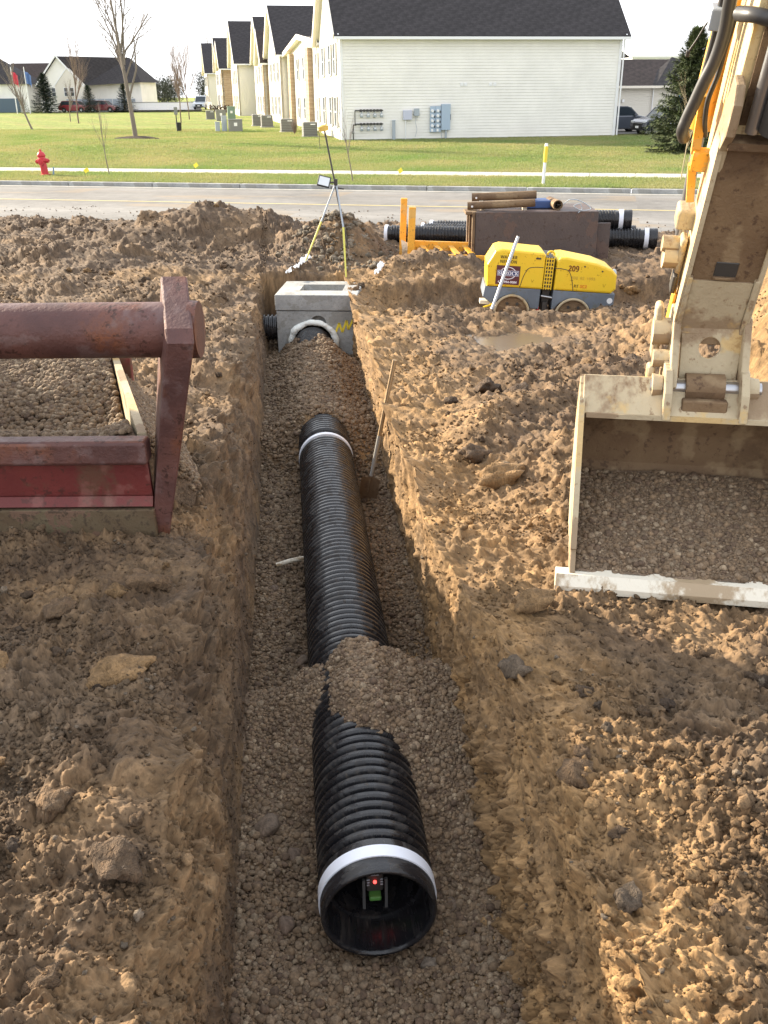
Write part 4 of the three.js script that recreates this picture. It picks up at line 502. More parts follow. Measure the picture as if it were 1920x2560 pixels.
// ---------------------------------------------------------------- trench shield and what lies on it
{
  const t = thing('trench_shield', 'dark brown steel trench shield lying behind the yellow roller', 'trench shield', [2.68, 0.06, -16.6], rad(0));
  mk('side_wall', [rb(2.12, 0.80, 0.06, 0.01, 0, 0.42, 0)], mat.plate, t); mk('side_wall', rb(2.3, 0.80, 0.06, 0.01, 0.05, 0.36, -1.25), mat.plate, t);
  mk('top_plate', bx(2.1, 0.03, 1.2, 0, 0.805, -0.63), mat.plate, t);
  mk('end_wall', rb(0.26, 0.62, 0.06, 0.01, 1.18, 0.30, -0.12), mat.plate, t);
  mk('end_frame', [rb(0.05, 0.8, 0.09, 0.01, -1.09, 0.42, 0.0), rb(0.05, 0.8, 0.09, 0.01, -1.14, 0.42, -0.45), rb(0.2, 0.05, 0.5, 0.01, -1.13, 0.80, -0.24), rb(0.2, 0.05, 0.5, 0.01, -1.13, 0.14, -0.24), rb(0.04, 0.6, 0.06, 0.01, -1.13, 0.45, -0.2)], mat.brown, t);
  const hollow = (L, r) => { const g = new THREE.LatheGeometry([[r * 0.8, 0], [r, 0], [r, L], [r * 0.8, L], [r * 0.8, 0]].map(p => new THREE.Vector2(...p)), 28); return tri(toCreasedNormals(g, 0.6)); };
  const lay = (name, a, b, r, m, label, cat, grp) => { const A = V(...a), B = V(...b), d = B.clone().sub(A), th = thing(name, label, cat, a, 0, grp); th.quaternion.setFromUnitVectors(V(0, 1, 0), d.clone().normalize()); mk('bar_tube', hollow(d.length(), r), m, th); mk('pin_hole', cyl([0, d.length() - 0.08, 0], [r * 1.02, d.length() - 0.08, 0.0], 0.016, 0.016, 10), mat.darkSteel, th); mk('pin_hole', cyl([0, 0.08, r * 0.7], [0, 0.08, r * 1.02], 0.018, 0.018, 10), mat.white, th); return th; };
  lay('spreader_pipe', [1.50, 0.955, -16.85], [2.66, 1.01, -16.75], 0.066, mat.brown, 'brown spreader pipe resting lower on the dark trench shield', 'pipe', 'spreader pipes');
  lay('spreader_pipe', [1.62, 1.05, -17.35], [2.75, 1.10, -17.2], 0.07, mat.brown, 'brown spreader pipe lying across two pale blocks behind another', 'pipe', 'spreader pipes');
  for (const [x, y, z, l] of [[1.78, 0.92, -17.1, 'pale block under the outer end of the spreader pipes'], [2.5, 0.94, -17.05, 'pale block under the spreader pipes beside the blue piece']]) single('support_block', bx(0.07, 0.08, 0.42, x, y, z, rad(12)), mat.whiteDirty, l, 'block', 'spreader pipe blocks');
  lay('spreader_pipe', [3.02, 0.965, -17.4], [3.06, 0.965, -16.75], 0.085, mat.brown, 'short rusty pipe showing its open end on the trench shield', 'pipe', 'spreader pipes');
  single('blue_plate', rb(0.5, 0.13, 0.5, 0.02, 2.76, 0.95, -17.25), S({ color: C(0.03, 0.07, 0.2), roughness: 0.5 }), 'dark blue steel piece on top of the trench shield', 'steel piece');
  single('wire_rope', merge([tube([[3.1, 0.9, -16.8], [3.25, 1.06, -16.7], [3.45, 1.03, -16.65], [3.6, 0.92, -16.6], [3.42, 0.9, -16.55], [3.3, 0.97, -16.57], [3.4, 1.0, -16.57], [3.44, 0.92, -16.57], [3.38, 0.86, -16.55]], 0.008, 80, 6)]), mat.greyPaint, 'thin coil of wire rope on the trench shield', 'wire');
}
{
  const t = thing('steel_frame', 'orange yellow steel frame standing upright left of the trench shield', 'steel frame', [0.5, 0.08, -16.6], rad(-3));
  mk('post', rb(0.11, 1.0, 0.10, 0.01, -0.13, 0.52, -0.18, 0, 0, rad(-2)), mat.yellow, t); mk('post', rb(0.12, 0.96, 0.10, 0.01, 0.02, 0.42, 0.05, 0, 0, rad(-2)), mat.yellow, t);
  mk('lower_beam', rb(1.55, 0.17, 0.06, 0.01, 0.72, 0.03, 0.10, 0, 0, rad(-2)), mat.yellow, t); mk('upper_beam', rb(1.5, 0.16, 0.06, 0.01, 0.72, 0.19, -0.32, 0, 0, rad(-2)), mat.yellow, t);
  for (const x of [0.25, 0.5, 0.75, 1.0, 1.35]) mk('cross_bar', bar([x - 0.05, 0.2, -0.3], [x + 0.08, 0.11, 0.08], 0.09, 0.03, [0, 1, 0]), mat.yellow, t);
  mk('gusset', ext([[-0.16, 0.35], [-0.05, 0.3], [0.0, 0.0], [-0.14, 0.12]], 0.04), mat.whiteDirty, t);
}
{
  const R = 0.185, tag = 'spare black pipes', turn = Math.PI / 2 + rad(-10);
  for (const [x, y, z, L, label] of [[5.25, 0.185, -18.2, 5.25, 'long spare black ribbed pipe in front of the other spare pipes'], [4.95, 0.185, -18.66, 4.2, 'spare black ribbed pipe second from the front'], [4.85, 0.185, -19.12, 3.9, 'spare black ribbed pipe at the back of the stack'], [4.8, 0.50, -18.46, 2.6, 'spare black ribbed pipe resting on top of the others']]) {
    const t = thing('spare_pipe', label, 'pipe', [x, y, z], turn, tag); mk('pipe_wall', ribbed(L, R, 0.055, 0.02, 40, [0.3, 0.1]), mat.pipe, t); mk('bell', ring(0.19, 0.15, 0.0, 0.14, 40), mat.pipe, t); mk('white_band', ring(0.195, 0.16, 0.16, 0.24, 40), mat.band, t); mk('white_band', ring(0.187, 0.15, L - 0.06, L + 0.005, 40), mat.band, t);
  }
}
// ---------------------------------------------------------------- survey pole
{
  const t = thing('survey_rover', 'black survey pole on two legs with a yellow receiver on top', 'survey pole', [-0.55, 0.36, -15.7]);
  const top = [-0.33, 1.86, 0.0], at = k => [top[0] * k, top[1] * k, 0];
  mk('pole', [cyl([0, 0.06, 0], at(0.5), 0.018, 0.018, 12), cyl(at(0.48), top, 0.014, 0.014, 12)], mat.darkSteel, t); mk('pole_tip', cyl([0.01, -0.08, 0], [0, 0.12, 0], 0.006, 0.016, 10), mat.steel, t);
  mk('receiver', [cyl([-0.345, 1.86, 0], [-0.355, 1.93, 0], 0.075, 0.09, 28), cyl([-0.355, 1.93, 0], [-0.36, 1.95, 0], 0.09, 0.07, 28)], S({ color: C(0.72, 0.5, 0.12), roughness: 0.5 }), t);
  mk('antenna', cyl([-0.41, 1.6, 0.05], [-0.42, 1.88, 0.05], 0.004, 0.006, 8), mat.darkSteel, t);
  mk('clamp', [rb(0.06, 0.1, 0.06, 0.01, -0.18, 1.10, 0), cyl([-0.2, 1.02, 0], [-0.05, 1.0, 0.06], 0.012, 0.012, 8)], mat.darkSteel, t);
  const dc = mk('data_collector', rb(0.20, 0.22, 0.03, 0.01, -0.36, 1.12, 0.1, rad(-50), 0, rad(-14)), mat.black, t); mk('screen', bx(0.165, 0.18, 0.006, -0.359, 1.125, 0.115, rad(-50), 0, rad(-14)), P({ color: C(0.6, 0.62, 0.62), roughness: 0.2 }), dc); mk('bracket', cyl([-0.28, 1.1, 0.08], [-0.18, 1.1, 0], 0.014, 0.014, 8), mat.darkSteel, t);
  const yg = S({ color: C(0.6, 0.56, 0.1), roughness: 0.5 });
  mk('leg', [cyl([-0.19, 1.06, 0], [-0.42, 0.52, 0.22], 0.014, 0.014, 10)], mat.greyPaint, t); mk('leg', cyl([-0.42, 0.52, 0.22], [-0.68, -0.06, 0.42], 0.016, 0.012, 10), yg, t);
  mk('leg', cyl([-0.17, 1.06, 0], [-0.06, 0.45, 0.4], 0.014, 0.014, 10), mat.greyPaint, t); mk('leg', cyl([-0.06, 0.45, 0.4], [-0.02, -0.26, 0.78], 0.018, 0.012, 10), yg, t);
  const R = rng(8); for (const [x0, z0, x1, z1, lab] of [[-1.2, -15.9, -1.52, -15.05, 'left of the survey pole'], [0.02, -15.35, -0.1, -14.95, 'right of the survey pole']]) {
    const g = new THREE.PlaneGeometry(0.1, 1, 4, 60), p = g.attributes.position; for (let i = 0; i < p.count; i++) { const k = p.getY(i) + 0.5, x = lerp(x0, x1, k) + p.getX(i) * (0.6 + N3(k * 9, 1, 2)) + 0.05 * N3(k * 8, 3, 1), z = lerp(z0, z1, k) + 0.3 * p.getX(i); p.setXYZ(i, x, groundY(x, z) + 0.13 + 0.07 * N3(k * 14, p.getX(i) * 20, 3), z); } g.computeVertexNormals(); const l = g;
    single('plastic_tape', l, mat.white, 'crumpled strip of pale plastic on the soil ' + lab, 'plastic');
  }
}
// ---------------------------------------------------------------- road, kerb, pavement, lawn
function lawnY(x, z) {
  const n = roadN(x, z); let y = 0.13 + 0.02 * sstep(0, 4, n) + 0.17 * sstep(6, 22, n) + 0.0036 * Math.max(0, n - 22);
  y += 0.16 * sstep(8, 14, n) * (1 - sstep(60, 100, n)) * N3(x * 0.05 + 3, 1, z * 0.06) + 0.28 * Math.exp(-Math.pow((x + 15) / 9, 2) - Math.pow((z + 52) / 6, 2)) + 0.16 * Math.exp(-Math.pow((x + 24) / 12, 2) - Math.pow((z + 44) / 3, 2));
  return y + (n > 9 ? 0.01 : 0) * N3(x, 2, z);
}
function sheet(e0, e1, n0, n1, ne, nn, yf, pow = 1) {
  const pos = [], uv = [], idx = []; for (let j = 0; j <= nn; j++) for (let i = 0; i <= ne; i++) { const n = lerp(n0, n1, Math.pow(j / nn, pow)), e = lerp(e0, e1, i / ne), p = RD(e, n, 0); p[1] = yf(p[0], p[2], n); pos.push(...p); uv.push(e, n); }
  for (let j = 0; j < nn; j++) for (let i = 0; i < ne; i++) { const a = j * (ne + 1) + i, b = a + 1, c = a + ne + 1, d = c + 1; idx.push(a, b, c, b, d, c); }
  const g = new THREE.BufferGeometry(); g.setAttribute('position', new THREE.Float32BufferAttribute(pos, 3)); g.setAttribute('uv', new THREE.Float32BufferAttribute(uv, 2)); g.setIndex(idx); g.computeVertexNormals(); return g;
}
struct('road', sheet(-60, 60, -8.3, -0.35, 240, 16, (x, z, n) => 0.01 + 0.04 * Math.sin(Math.PI * (n + 8.3) / 8) + (n < -7.9 ? 0.02 * N3(x * 3, 1, z * 3) : 0)), mat.asph, 'worn grey asphalt street crossing behind the site', 'road');
struct('road_line', sheet(-60, 60, -4.62, -4.5, 120, 1, (x, z, n) => 0.0145 + 0.04 * Math.sin(Math.PI * (n + 8.3) / 8)), S({ color: C(0.62, 0.5, 0.22), map: tex(256, k => { const v = 0.75 + 0.35 * nC[k * 3 % 262144]; return [v, v, v]; }), roughness: 0.9 }), 'worn yellow centre line painted on the street', 'road line');
struct('gutter', sheet(-60, 60, -0.36, 0.0, 120, 1, () => 0.022), mat.walk, 'pale concrete gutter along the far kerb', 'gutter');
{ const k = new THREE.Group(); k.name = 'kerb'; k.userData = { label: 'grey concrete kerb in long sections along the lawn', category: 'kerb', kind: 'structure' }; scene.add(k);
  const g = rb(3.03, 0.2, 0.22, 0.03, 0, 0.05, 0); for (let i = -15; i < 16; i++) { const m = mk('kerb_section', g, mat.conc, k); m.position.set(...RD(i * 3.05 + 0.6, 0.06, 0.0)); m.rotation.y = -Math.atan2(0.23, 0.973); } }
struct('verge', sheet(-60, 60, 0.14, 3.7, 240, 20, (x, z) => lawnY(x, z)), mat.grass, 'narrow strip of short grass between the kerb and the pavement', 'grass strip');
{ const k = new THREE.Group(); k.name = 'pavement'; k.userData = { label: 'pale concrete footpath beside the lawn', category: 'footpath', kind: 'structure' }; scene.add(k);
  const g = rb(1.515, 0.12, 1.75, 0.008); for (let i = -28; i < 26; i++) { const p = RD(i * 1.53, 4.6, 0), m = mk('paving_slab', g, mat.walk, k); m.position.set(p[0], lawnY(p[0], p[2]) - 0.035, p[2]); m.rotation.y = -Math.atan2(0.23, 0.973); } }
struct('lawn', sheet(-260, 260, 5.4, 420, 520, 300, (x, z) => lawnY(x, z), 2.2), mat.grass, 'broad rolling green lawn beyond the street', 'lawn');
{ // grass blades
  const R = rng(61), tuft = (() => { const pos = []; for (let i = 0; i < 7; i++) { const a = i * 0.9 + 0.3, r = 0.05 * ((i * 7919 % 11) / 11), x = r * Math.cos(a * 2.3), z = r * Math.sin(a * 2.3), h = 0.045 + 0.03 * ((i * 31 % 7) / 7), lx = 0.03 * Math.cos(a), lz = 0.03 * Math.sin(a), w = 0.007; pos.push(x - w * Math.sin(a), 0, z + w * Math.cos(a), x + w * Math.sin(a), 0, z - w * Math.cos(a), x + lx, h, z + lz); } const g = new THREE.BufferGeometry(); g.setAttribute('position', new THREE.Float32BufferAttribute(pos, 3)); g.computeVertexNormals(); return g; })();
  const field = (name, label, n, pick) => { const im = new THREE.InstancedMesh(tuft, P({ color: 0xffffff, roughness: 1, transmission: 0.5, thickness: 0 }), n), m = new THREE.Matrix4(), c = new THREE.Color(); im.name = name; im.castShadow = im.receiveShadow = true; im.userData = { label, category: 'grass', kind: 'stuff' };
    for (let i = 0; i < n; i++) { const [x, z] = pick(), s = 0.7 + 0.8 * R(), t = clamp(0.5 + 1.4 * fbm(x * 0.25, 2, z * 0.25, 3) + 0.3 * (R() - 0.5), 0, 1); m.makeRotationY(R() * 6.28); m.scale(V(s * 1.2, s, s * 1.2)); m.setPosition(x, lawnY(x, z) - 0.004, z); im.setMatrixAt(i, m); im.setColorAt(i, c.setRGB(lerp(0.17, 0.35, t), lerp(0.255, 0.315, t), lerp(0.055, 0.125, t))); } scene.add(im); };
  field('verge_grass', 'short grass blades on the strip by the kerb', 45000, () => { const p = RD(-24 + 44 * R(), 0.18 + 3.5 * R(), 0); return [p[0], p[2]]; });
  field('lawn_grass', 'short grass blades on the broad lawn', 150000, () => { const p = RD(-40 + 66 * R(), 5.5 + 34 * Math.pow(R(), 1.5), 0); return [p[0], p[2]]; });
}
struct('parking_lot', (() => { const g = new THREE.PlaneGeometry(40, 30); g.rotateX(-Math.PI / 2); g.translate(34.0, 0.42, -75); return tri(g); })(), mat.asph, 'asphalt parking area beside the garage', 'parking lot');
struct('driveway', (() => { const g = new THREE.PlaneGeometry(30, 7); g.rotateX(-Math.PI / 2); g.translate(-24, 0.86, -147); return tri(g); })(), mat.asph, 'narrow drive at the far side of the lawn', 'driveway');
// ---------------------------------------------------------------- apartment row
const rowTurn = rad(11.5), rowDir = V(-Math.sin(rowTurn), 0, -Math.cos(rowTurn)), rowSide = V(Math.cos(rowTurn), 0, -Math.sin(rowTurn)), corner = V(-2.2, 0, -56.36);
function rowAt(tt, off) { const p = corner.clone().addScaledVector(rowDir, tt).addScaledVector(rowSide, -off); return [p.x, lawnY(p.x, p.z), p.z]; }
// local axes: x = away along the front toward the right (width), -z = depth along the row
function gableBlock(t, w, d, eave, ridge, opt = {}) {
  const ov = 0.35, wallM = opt.wall || mat.siding;
  mk('front_wall', bx(w, eave + 0.3, 0.2, w / 2, eave / 2 - 0.15, -0.1), opt.front || wallM, t);
  const gs = new THREE.Shape([[0, -0.3], [d, -0.3], [d, eave], [d / 2, ridge], [0, eave]].map(p => new THREE.Vector2(...p))); const gg = new THREE.ExtrudeGeometry(gs, { depth: 0.2, bevelEnabled: false }); gg.rotateY(Math.PI / 2); gg.translate(0.0, 0, 0); mk('gable_wall', tri(gg), wallM, t);
  mk('back_wall', bx(w, eave, 0.2, w / 2, eave / 2, -d + 0.1), wallM, t); mk('far_wall', (() => { const g = gg.clone(); g.translate(w - 0.2, 0, 0); return tri(g); })(), wallM, t);
  const sl = Math.hypot(d / 2 + ov, (ridge - eave) * (d / 2 + ov) / (d / 2)), an = Math.atan2(ridge - eave, d / 2), roofM = opt.roof || mat.shingle;
  const roof = mk('roof', (() => { const a = bx(w + 2 * ov, 0.14, sl, 0, 0.09, 0); a.rotateX(an); a.translate(w / 2, (eave + ridge) / 2 - Math.tan(an) * ov / 2, -d / 4 + ov / 2); const b = bx(w + 2 * ov, 0.14, sl, 0, 0.09, 0); b.rotateX(-an); b.translate(w / 2, (eave + ridge) / 2 - Math.tan(an) * ov / 2, -3 * d / 4 - ov / 2); return [a, b]; })(), roofM, t);
  mk('soffit', (() => { const a = bx(w + 2 * ov - 0.02, 0.05, sl - 0.02, 0, -0.02, 0); a.rotateX(an); a.translate(w / 2, (eave + ridge) / 2 - Math.tan(an) * ov / 2, -d / 4 + ov / 2); const b = bx(w + 2 * ov - 0.02, 0.05, sl - 0.02, 0, -0.02, 0); b.rotateX(-an); b.translate(w / 2, (eave + ridge) / 2 - Math.tan(an) * ov / 2, -3 * d / 4 - ov / 2); return [a, b]; })(), mat.creamTrim, roof);
  const rk = (z0, z1) => { const a = [-ov - 0.02, eave - Math.tan(an) * ov - 0.02, z0], b = [-ov - 0.03, ridge + 0.13, z1]; a[0] -= 0.01; a[1] += 0.08; return bar(a, b, 0.06, 0.34); };
  mk('rake_board', [rk(ov, -d / 2), rk(-d - ov, -d / 2)], mat.creamTrim, roof);
  mk('gutter', [bx(w + 2 * ov, 0.14, 0.12, w / 2, eave - Math.tan(an) * ov + 0.02, ov + 0.06)], mat.white, roof);
  return roof;
}
function sideWindow(t, z, y, w, h) { // a sash window in the long side that faces the lawn
  const f = mk('window', [bx(0.08, h, 0.07, -0.03, y, z - w / 2), bx(0.08, h, 0.07, -0.03, y, z + w / 2), bx(0.08, 0.07, w, -0.03, y + h / 2, z), bx(0.1, 0.08, w + 0.1, -0.04, y - h / 2, z), bx(0.07, 0.05, w, -0.025, y, z)], mat.white, t); mk('pane', bx(0.03, h, w - 0.08, -0.005, y, z), mat.glass, f); mk('shutter', bx(0.05, h, 0.28, -0.03, y, z + w / 2 + 0.2), mat.acGrey, f); mk('shutter', bx(0.05, h, 0.28, -0.03, y, z - w / 2 - 0.2), mat.acGrey, f);
}
{ // the near block: its long lap-sided wall faces the street
  const t = thing('apartment_block', 'cream two storey block with a wide blank lap sided wall facing the street', 'building', rowAt(0, 0), rowTurn); t.rotation.y = rowTurn * 0.9; t.rotation.y = rad(10);
  const w = 16.3, eave = 5.45; const roof = gableBlock(t, w, 10, eave, 9.9);
  // lap siding: one stepped course above the other
  const prof = [[0, 0.05]], n = 34, ch = (eave - 0.12) / n; for (let i = 0; i < n; i++) { const y = 0.05 + i * ch; prof.push([0.042, y], [0.03, y + ch - 0.016], [0.01, y + ch - 0.013], [0.01, y + ch - 0.001]); } prof.push([0, eave - 0.07]);
  mk('lap_siding', (() => { const g = ext(prof, w - 0.16, 0); g.rotateY(-Math.PI / 2); g.translate(w / 2, 0, 0.002); g.computeVertexNormals(); return tri(g); })(), mat.lapSiding, t);
  for (const x of [0, w]) mk('corner_trim', bx(0.16, eave, 0.13, x === 0 ? 0.06 : w - 0.06, eave / 2, 0.02), mat.white, t);
  mk('frieze_board', bx(w, 0.16, 0.06, w / 2, eave - 0.1, 0.02), mat.creamTrim, t); mk('foundation', bx(w - 0.1, 0.34, 0.08, w / 2, -0.1, 0.0), mat.conc, t);
  for (const x of [-0.12, w + 0.1]) mk('downspout', [cyl([x, -0.1, 0.16], [x, eave - 0.35, 0.16], 0.045, 0.045, 10), cyl([x, eave - 0.35, 0.16], [x, eave - 0.1, 0.38], 0.045, 0.045, 10)], mat.white, t);
  for (const x of [6.9, 7.12, 8.6, 8.84]) mk('wall_vent', [bx(0.17, 0.19, 0.05, x, 2.83, 0.04), bx(0.12, 0.03, 0.02, x, 2.80, 0.07), bx(0.12, 0.03, 0.02, x, 2.86, 0.07)], mat.white, t);
  for (const z of [-2.1, -4.3]) for (const y of [1.45, 4.2]) sideWindow(t, z, y, 1.0, 1.6); for (const y of [1.45, 4.2]) sideWindow(t, -7.6, y, 1.0, 1.6);
  mk('roof_vent', [bx(0.25, 0.25, 0.25, 4.2, 7.8, -2.4), bx(0.25, 0.25, 0.25, 10.2, 7.9, -2.5)], mat.acGrey, roof);
  // services fixed to the wall
  const P0 = (x, y) => { const v = V(x, y, 0.1).applyAxisAngle(V(0, 1, 0), t.rotation.y).add(t.position); return [v.x, v.y, v.z]; }, ry = t.rotation.y;
  const rack = (y, label) => { const r = thing('gas_meter_rack', label, 'gas meters', P0(1.0, y), ry, 'gas meter racks on the siding'); mk('manifold', [cyl([-0.25, 0.12, 0.06], [1.35, 0.12, 0.06], 0.035, 0.035, 10), ...[0, 1, 2, 3, 4, 5, 6].map(i => rb(0.13, 0.12, 0.1, 0.02, 0.08 + i * 0.19, 0.12, 0.06))], mat.darkSteel, r); for (let i = 0; i < 4; i++) { const m = mk('meter', [rb(0.17, 0.2, 0.14, 0.04, 0.12 + i * 0.38, -0.14, 0.08), cyl([0.12 + i * 0.38, -0.02, 0.06], [0.12 + i * 0.38, 0.1, 0.06], 0.025, 0.025, 8)], mat.greyPaint, r); mk('dial', bx(0.12, 0.06, 0.02, 0.12 + i * 0.38, -0.1, 0.16), mat.white, m); } };
  rack(1.42, 'upper rack of four grey gas meters on the siding'); rack(0.72, 'lower rack of four grey gas meters on the siding');
  const gp = thing('gas_riser', 'dark gas pipe rising up the siding beside the meter racks', 'gas pipe', P0(0.72, 0), ry); mk('riser_pipe', [cyl([0.03, 0.8, 0.06], [0.03, 1.54, 0.06], 0.025, 0.025, 8), cyl([-0.08, -0.1, 0.06], [-0.08, 0.78, 0.06], 0.03, 0.03, 8), cyl([-0.1, 0.8, 0.06], [0.1, 0.8, 0.06], 0.028, 0.028, 8), cyl([0.03, 1.54, 0.06], [0.1, 1.54, 0.06], 0.025, 0.025, 8)], mat.darkSteel, gp); mk('regulator', rb(0.12, 0.16, 0.12, 0.04, -0.1, 0.42, 0.08), mat.acGrey, gp);
  const pd = thing('utility_pedestal', 'tall narrow grey utility post by the siding', 'utility post', P0(2.95, 0), ry); mk('post_body', rb(0.17, 1.05, 0.14, 0.02, 0, 0.45, 0.12), mat.greyPaint, pd); mk('cap', rb(0.19, 0.06, 0.16, 0.02, 0, 1.0, 0.12), mat.greyPaint, pd);
  const b1 = thing('utility_box', 'larger pale blue grey box on a conduit on the siding', 'utility box', P0(3.75, 1.28), ry); mk('cover', rb(0.5, 0.5, 0.16, 0.015, 0, 0, 0.06), S({ color: C(0.5, 0.52, 0.62), roughness: 0.5 }), b1); mk('conduit', cyl([-0.1, -1.3, 0.05], [-0.1, -0.25, 0.05], 0.03, 0.03, 8), mat.white, b1);
  const b2 = thing('utility_box', 'smaller blue grey box with hanging cables on the siding', 'utility box', P0(4.28, 1.42), ry); mk('cover', rb(0.3, 0.38, 0.14, 0.015, 0, 0, 0.06), mat.greyPaint, b2); mk('cables', [tube([[-0.03, -0.18, 0.06], [-0.06, -0.5, 0.05], [0.02, -0.9, 0.05], [-0.08, -1.3, 0.05]], 0.012, 20, 6), tube([[0.06, -0.18, 0.06], [0.04, -0.3, 0.05], [0.0, -0.4, 0.05]], 0.012, 10, 6)], mat.greyPaint, b2);
  const ep = thing('electric_panel', 'blue grey bank of eight electric meters beside a tall cabinet', 'meter panel', P0(5.05, 1.05), ry); for (const x of [0.17, 0.49]) { const pn = mk('meter_board', rb(0.31, 1.36, 0.12, 0.01, x, 0, 0.05), mat.bluePanel, ep); for (let i = 0; i < 4; i++) { mk('meter', cyl([x - 0.04, 0.44 - i * 0.26, 0.1], [x - 0.04, 0.44 - i * 0.26, 0.2], 0.085, 0.075, 18), mat.white, pn); mk('breaker', bx(0.05, 0.12, 0.04, x + 0.1, 0.38 - i * 0.26, 0.12), mat.darkSteel, pn); } mk('tag_plate', bx(0.12, 0.14, 0.012, x - 0.04, -0.58, 0.117), mat.white, pn); }
  mk('cabinet', rb(0.52, 1.36, 0.18, 0.01, 0.92, 0.1, 0.07), mat.bluePanel, ep); mk('latch', bx(0.03, 0.3, 0.04, 1.2, 0.1, 0.1), mat.darkSteel, ep); mk('conduit', [cyl([0.95, -1.1, 0.07], [0.95, -0.56, 0.07], 0.06, 0.06, 10), cyl([0.7, -1.1, 0.05], [0.68, -0.6, 0.05], 0.015, 0.015, 6)], mat.greyPaint, ep);
}
{ // blocks further along the row
  const far = [ // t, offset, width, depth, eave, ridge, roof, front, label
    [10.1, -0.5, 13, 20.6, 5.3, 6.1, null, null, 'low cream link building with brick piers behind the near block', 1],
    [31, 0.1, 13, 11, 5.5, 9.3, null, null, 'cream gabled block beyond the link building', 0],
    [42.2, 0.5, 12, 6, 5.2, 7.8, 'brown', 'brick', 'narrow gabled block with a brown roof in the apartment row', 0],
    [48.4, 0.0, 12, 11.5, 5.6, 9.6, null, null, 'cream gabled block next to the brown roofed one', 0],
    [62, 1.8, 12, 12, 5.6, 10.0, null, null, 'cream gabled block that stands forward of the row', 0],
    [78, 2.8, 12, 9, 5.4, 8.4, null, 'brick', 'gabled block with a brick end wall in the row', 0],
    [90, 2.6, 12, 11, 5.5, 9.5, null, null, 'cream gabled block beyond the brick ended one', 0],
    [112, 3.6, 12, 14, 5.4, 9.8, null, null, 'last visible cream gabled block of the apartment row', 0]];
  for (const [tt, off, w, d, eave, ridge, rf, fr, label, piers] of far) {
    const t = thing('apartment_block', label, 'building', rowAt(tt, off), rowTurn, 'apartment row'); gableBlock(t, w, d, eave, ridge, { roof: rf ? mat.shingleBrown : mat.shingle, front: fr ? mat.brick : mat.siding });
    if (piers) { for (const z of [-5.5, -16.5]) mk('brick_pier', bx(0.5, eave, 1.6, -0.1, eave / 2, z), mat.brick, t); for (const z of [-2.5, -9.5, -13.2]) for (const y of [1.4, 4.1]) sideWindow(t, z, y, 1.0, 1.5); mk('downspout', cyl([-0.3, 0, -0.4], [-0.3, eave, -0.4], 0.05, 0.05, 8), mat.white, t); }
    else for (let z = -1.8; z > -d + 1; z -= 3.1) for (const y of [1.4, 4.1]) sideWindow(t, z, y, 0.95, 1.5);
    if (fr) mk('quoin', bx(0.12, eave, 0.5, -0.02, eave / 2, -0.26), mat.brick, t);
  }
}
